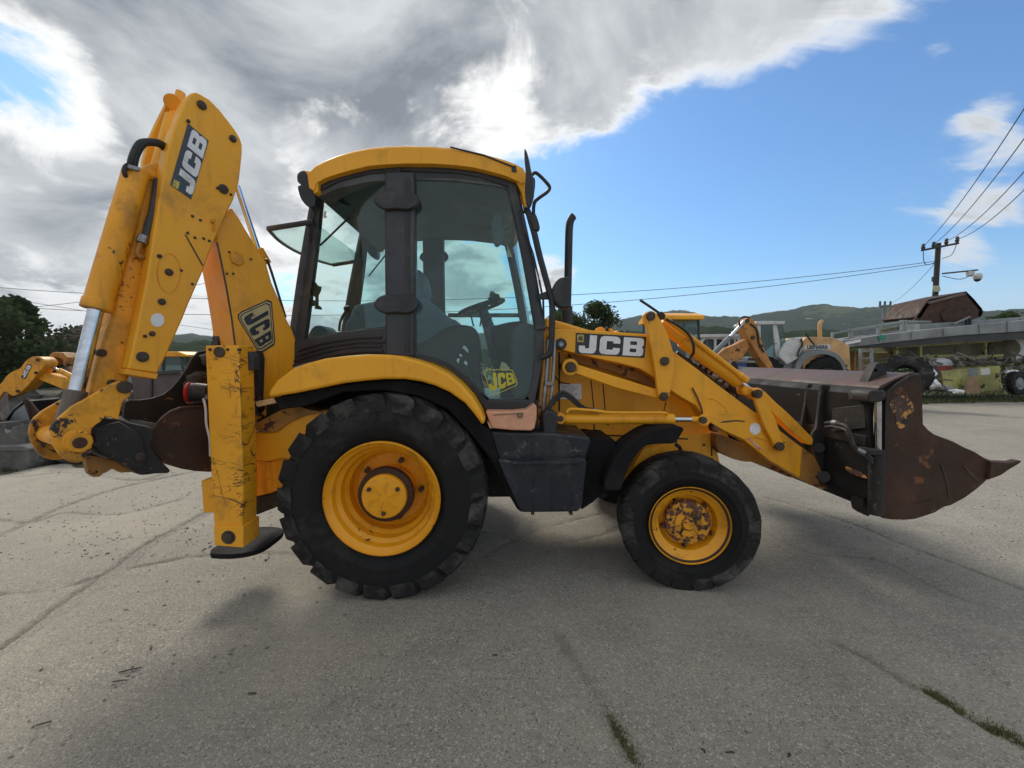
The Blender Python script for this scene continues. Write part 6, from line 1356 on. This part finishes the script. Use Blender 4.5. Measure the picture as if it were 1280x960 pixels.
t, f = px_thing('steel_cabinet', 'pale yellow green steel cabinet with a black hole lying on the right hand grass', 'cabinet', 1215, 18.2)
cb = f.slab([(1188,463),(1250,458),(1252,487),(1193,491)], 0, .03).build('front_panel', OLIVE, t, bevel=.006)
f.slab([(1177,464),(1188,463),(1193,491),(1180,488)], .0, .9).build('side_panel', OLIVE, t, bevel=.01); f.slab([(1188,462.5),(1250,457.5),(1252,487),(1193,490.5)], .03, .9).build('body', OLIVE, t, bevel=.01)
MB().cyl(f.P(1245,469.5,-.01), f.P(1245,469.5,.02), .10, n=20).build('hole', BLKD, cb); f.slab([(1209,461),(1222,460),(1223,470),(1210,471)], -.006, .0).build('paper', GALV, cb); f.slab([(1226,461),(1237,460),(1238,468),(1227,469)], -.006, .0).build('paper', WHT, cb)
t, f = px_thing('plywood_offcut', 'pointed tan board leaning against the yellow green cabinet', 'board', 1215, 17.8)
f.slab([(1206,491),(1208,480),(1213,472),(1218,469),(1221,474),(1226,488),(1225,492)], 0, .04).build('board', surf('tan_board', (.38,.25,.15), (.2,.12,.07), .4, 4, rough=.8, bump=.1), t)
t, f = px_thing('tractor_tyre', 'large worn tractor tyre leaning behind the near end of the front bucket', 'tyre', 1135, 14.6)
c_ = f.P(1131, 470, 0); rot_tyre(t, c_, (-.55,-.75,.28), .70, .46, .33, mat=RUBT, knobs=20)
t, f = px_thing('spare_tyre', 'black spare tyre with a grey hub lying at the right edge of the scrap', 'tyre', 1268, 17.2)
c_ = f.P(1270, 479, 0); rot_tyre(t, c_, (.25,-1,.1), .46, .26, .25, mat=RUB); MB().lathe(c_+Vector((.03,-.12,0)), (.25,-1,.1), [(0,.03),(.1,.03),(.18,-.03),(.25,0)], 24).build('hub', GREYP, t)
t, f = px_thing('plastic_dome', 'whitish rounded hood lying above the red scrap beside the cabinet', 'hood', 1174, 18.4)
v_, fc_ = blob_mesh(f.P(1174,455,.3), .5, 4, 3, .08, (1,.7,.55)); MB().add(v_, fc_).build('hood', surf('white_plastic', (.50,.52,.54), (.3,.3,.3), .4, 3, rough=.5, bump=.05), t)
t, f = px_thing('red_panel', 'red scrap panel under the whitish hood', 'panel', 1185, 18.3)
f.slab([(1170,458),(1188,457),(1192,461),(1178,464),(1172,464)], 0, .1).build('panel', surf('red_scrap', (.25,.035,.03), RUST, .4, 3, rough=.6, bump=.1), t, bevel=.01)
t, f = px_thing('picture_frame', 'square white panel with dark rim leaning in the scrap behind the tyre', 'panel', 1165, 17.6)
f.slab([(1158,456),(1168,457),(1177,467),(1172,473),(1160,471)], 0, .05, [[(1161,459),(1167,460),(1173,467),(1170,470),(1162,469)]]).build('rim', DKST, t); f.slab([(1161,459),(1167,460),(1173,467),(1170,470),(1162,469)], .01, .03).build('panel', WHT, t)
for (x_, y_, w_, h_, Y_, lb, mm) in ((1164,480,9,5,16.8,'crumpled white sheet on the grass nearest the tractor tyre',WHT),(1196,489,8,2.5,16.6,'flat white sheet lying on the grass before the cabinet',WHT),(1266,466,6,4,17.6,'small white bag on top of the scrap above the road wheel',WHT),(1184,486,6,4,17.0,'grey crumpled sheet between the white sheet and the cabinet',GALV)):
    t, f = px_thing('plastic_sheet', lb, 'plastic sheet', x_, Y_)
    v_, fc_ = blob_mesh(f.P(x_,y_,0), .001, 1, 2); r0 = f.px(w_, x_, y_, 0); v_, fc_ = blob_mesh(f.P(x_,y_,0), r0, x_, 2, .6, (1,.7,h_/w_)); MB().add(v_, fc_).build('sheet', mm, t, sharp=20)
m = MB(); rr = random.Random(8)
for k in range(450):
    x_, y_ = rr.uniform(1100, 1310), 487-42*rr.random()**1.3
    if x_ < 1150 and y_ > 458: continue
    if 1176 < x_ < 1256 and y_ > 458: continue
    q = Frame(None, (0, rr.uniform(17.9, 19.3), 0)).P(x_, y_)
    if rr.random() < .5: m.add(*blob_mesh(q, rr.uniform(.05, .16), k, 1, .6))
    else:
        d_ = Vector((rr.uniform(-.6,.6), rr.uniform(-.3,.3), rr.uniform(-.25,.25))); m.tube([q-d_, q, q+d_], rr.uniform(.015,.04), 5, 1)
m.build('scrap_heap', surf('mixed_scrap', (.045,.04,.038), (.26,.24,.20), .75, 1.3, rough=.8, bump=.2), None, kind='stuff')

# ------------------------------------------------------------------ utility poles and wires
PY = 26.0
t, f = px_thing('utility_pole', 'dark utility pole with crossarm, insulators and camera behind the rusty bucket', 'utility pole', 1173, PY)
b0 = f.P(1173, 304); MB().cyl((b0.x, 0, -.1), (b0.x, 0, b0.z), .17, .13, n=14).build('pole', surf('pole_timber', (.045,.040,.038), (.09,.08,.07), .3, 2, rough=.85, bump=.3), t)
MB().cyl(f.P(1152,313,-.1), f.P(1198,304,-.1), .06, n=8).build('crossarm', DKST, t)
ins = [(1154,309),(1167,306.5),(1183,302.5),(1196.5,300)]
for (x_, y_) in ins: q = f.P(x_, y_, -.1); MB().lathe(q, (0,0,1), [(0,.22),(.06,.2),(.10,.1),(.05,.05),(.11,.0),(.05,-.2)], 12).build('insulator', DRKG, t)
MB().cyl(f.P(1178,342,-.1), f.P(1222,337.5,-.1), .045, n=8).build('camera_arm', DKST, t)
f.slab([(1211,338),(1219,339),(1219,345),(1212,345)], -.2, 0).build('camera_bracket', WPAINT, t, bevel=.02); q = f.P(1222,346.5,-.1); MB().lathe(q, (0,0,1), [(0,.25),(.15,.22),(.22,.08),(.21,-.06),(.12,-.2),(0,-.24)], 18).build('dome_camera', WPAINT, t); MB().lathe(q+Vector((0,0,-.08)), (0,0,1), [(0,-.20),(.12,-.15),(.18,-.02)], 16).build('dome_lens', DRKG, t)
f.slab([(1168,357),(1175,357),(1176,364),(1169,365)], -.3, -.17).build('junction_box', surf('pale_box', (.50,.50,.34), bump=.02), t, bevel=.02); f.slab([(1166,346),(1169,346),(1169,352),(1166,352)], -.25, -.17).build('clamp', DKST, t)
MB().tube([f.P(1171,327,-.2), f.P(1160,331,-.2), f.P(1155,327,-.2), f.P(1154,312,-.2)], .02, 5).tube([f.P(1178,323,-.2), f.P(1190,318,-.2), f.P(1196,304,-.2)], .02, 5).tube([f.P(1178,345,-.2), f.P(1200,349,-.2), f.P(1216,343,-.2)], .02, 5).tube([f.P(1168,346,-.2), f.P(1167,366,-.2)], .025, 5).build('jumper_wires', HOSE, t)
t, f2 = px_thing('utility_pole', 'distant small utility pole with a short crossarm in front of the hills', 'utility pole', 1106, 55)
q = f2.P(1106, 381); MB().cyl((q.x,0,0), (q.x,0,q.z), .22, .18, n=8).build('pole', GREYP, t); MB().cyl(f2.P(1099,383), f2.P(1114,382.5), .16, n=6).build('crossarm', GREYP, t)
for x_ in (1100, 1106, 1113): q = f2.P(x_, 381.5); MB().cyl(q, q+Vector((0,0,.5)), .12, n=6).build('insulator', DRKG, t)
def wire(label, A, B_, sag, r=.018, th='power_line'):
    t = Thing(th, label, 'power line', tuple(A)); P = []
    for k in range(33):
        u = k/32; p = Vector(A).lerp(Vector(B_), u); p.z -= sag*4*u*(1-u); P.append(t.I @ p)
    MB().tube(P, r, 5, 1).build('cable', HOSE, t)
ends = [(1400,-58),(1400,0),(1400,70),(1400,107)]
FN = Frame(None, (0, 9.0, 0))
names = ['highest of the four wires rising steeply to the upper right edge', 'second highest of the four wires rising to the right edge', 'third of the four wires rising to the right edge', 'lowest of the four wires rising to the right edge']
nd = []
for (x_, y_), (ex, ey), lb in zip(ins, ends, names):
    a_ = Vector(f.t.M @ f.P(x_, y_-2, -.1)) if False else None
    d = ray(x_, y_-1); a_ = CAM + d*(PY-.1)/d.y; e_ = FN.P(ex, ey); nd.append(e_); wire(lb, a_, e_, .55, .016)
# the two lines running left across the whole view to the next pole outside it
LFT = Frame(None, (0, 30, 0))
def thru(px, py, Y): d = ray(px, py); return CAM + d*(Y/d.y)
wl = [('upper of the two long wires crossing behind the cab', (1170,326.5), (640,372), (-420,312)), ('lower of the two long wires crossing behind the cab', (1168,329.5), (640,386), (-420,338)),
      ('thin wire sloping down at the left edge above the trees', None, (0,357), None)]
for lb, a_, m_, b_ in wl[:2]:
    A = thru(*a_, PY); Bq = thru(*b_, 26); mid = (A+Bq)*.5
    # sag so the line passes the seen height in the middle of the view
    u = .0; X = thru(*m_, 26); uu = (X.x-A.x)/(Bq.x-A.x); zl = A.z+(Bq.z-A.z)*uu; sag = (zl-X.z)/(4*uu*(1-uu)); wire(lb, A, Bq, sag, .017)
wire('thin wire dropping to the right behind the digging arm', thru(-300,318,24), thru(330,420,40), .3, .015)
wire('faint wire rising to the right behind the digging arm', thru(-200,400,24), thru(300,346,30), .5, .015)
wire('thin stay wire running down leftwards from the utility pole to the far pole', thru(1168,330,PY), thru(1106,382,55), .5, .014)
# poles outside the view that carry these wires
t = Thing('utility_pole', 'utility pole beyond the right edge carrying the four steep wires', 'utility pole', (nd[0].x, 9.0, 0))
zt_ = nd[0].z; MB().cyl((0,0,0), (0,0,zt_+.2), .16, .12, n=12).build('pole', MATS['pole_timber'], t)
for e_ in nd: MB().cyl(t.I @ Vector((nd[0].x, 9, e_.z-.02)), (t.I @ Vector((nd[0].x, 9, e_.z-.02)))+Vector((.3,0,0)), .03, n=6).build('bracket', DKST, t)
bq = thru(-420,312,26); t = Thing('utility_pole', 'utility pole beyond the left edge carrying the two long wires', 'utility pole', (bq.x, 26, 0))
MB().cyl((0,0,0), (0,0,bq.z+.3), .17, .13, n=12).build('pole', MATS['pole_timber'], t)
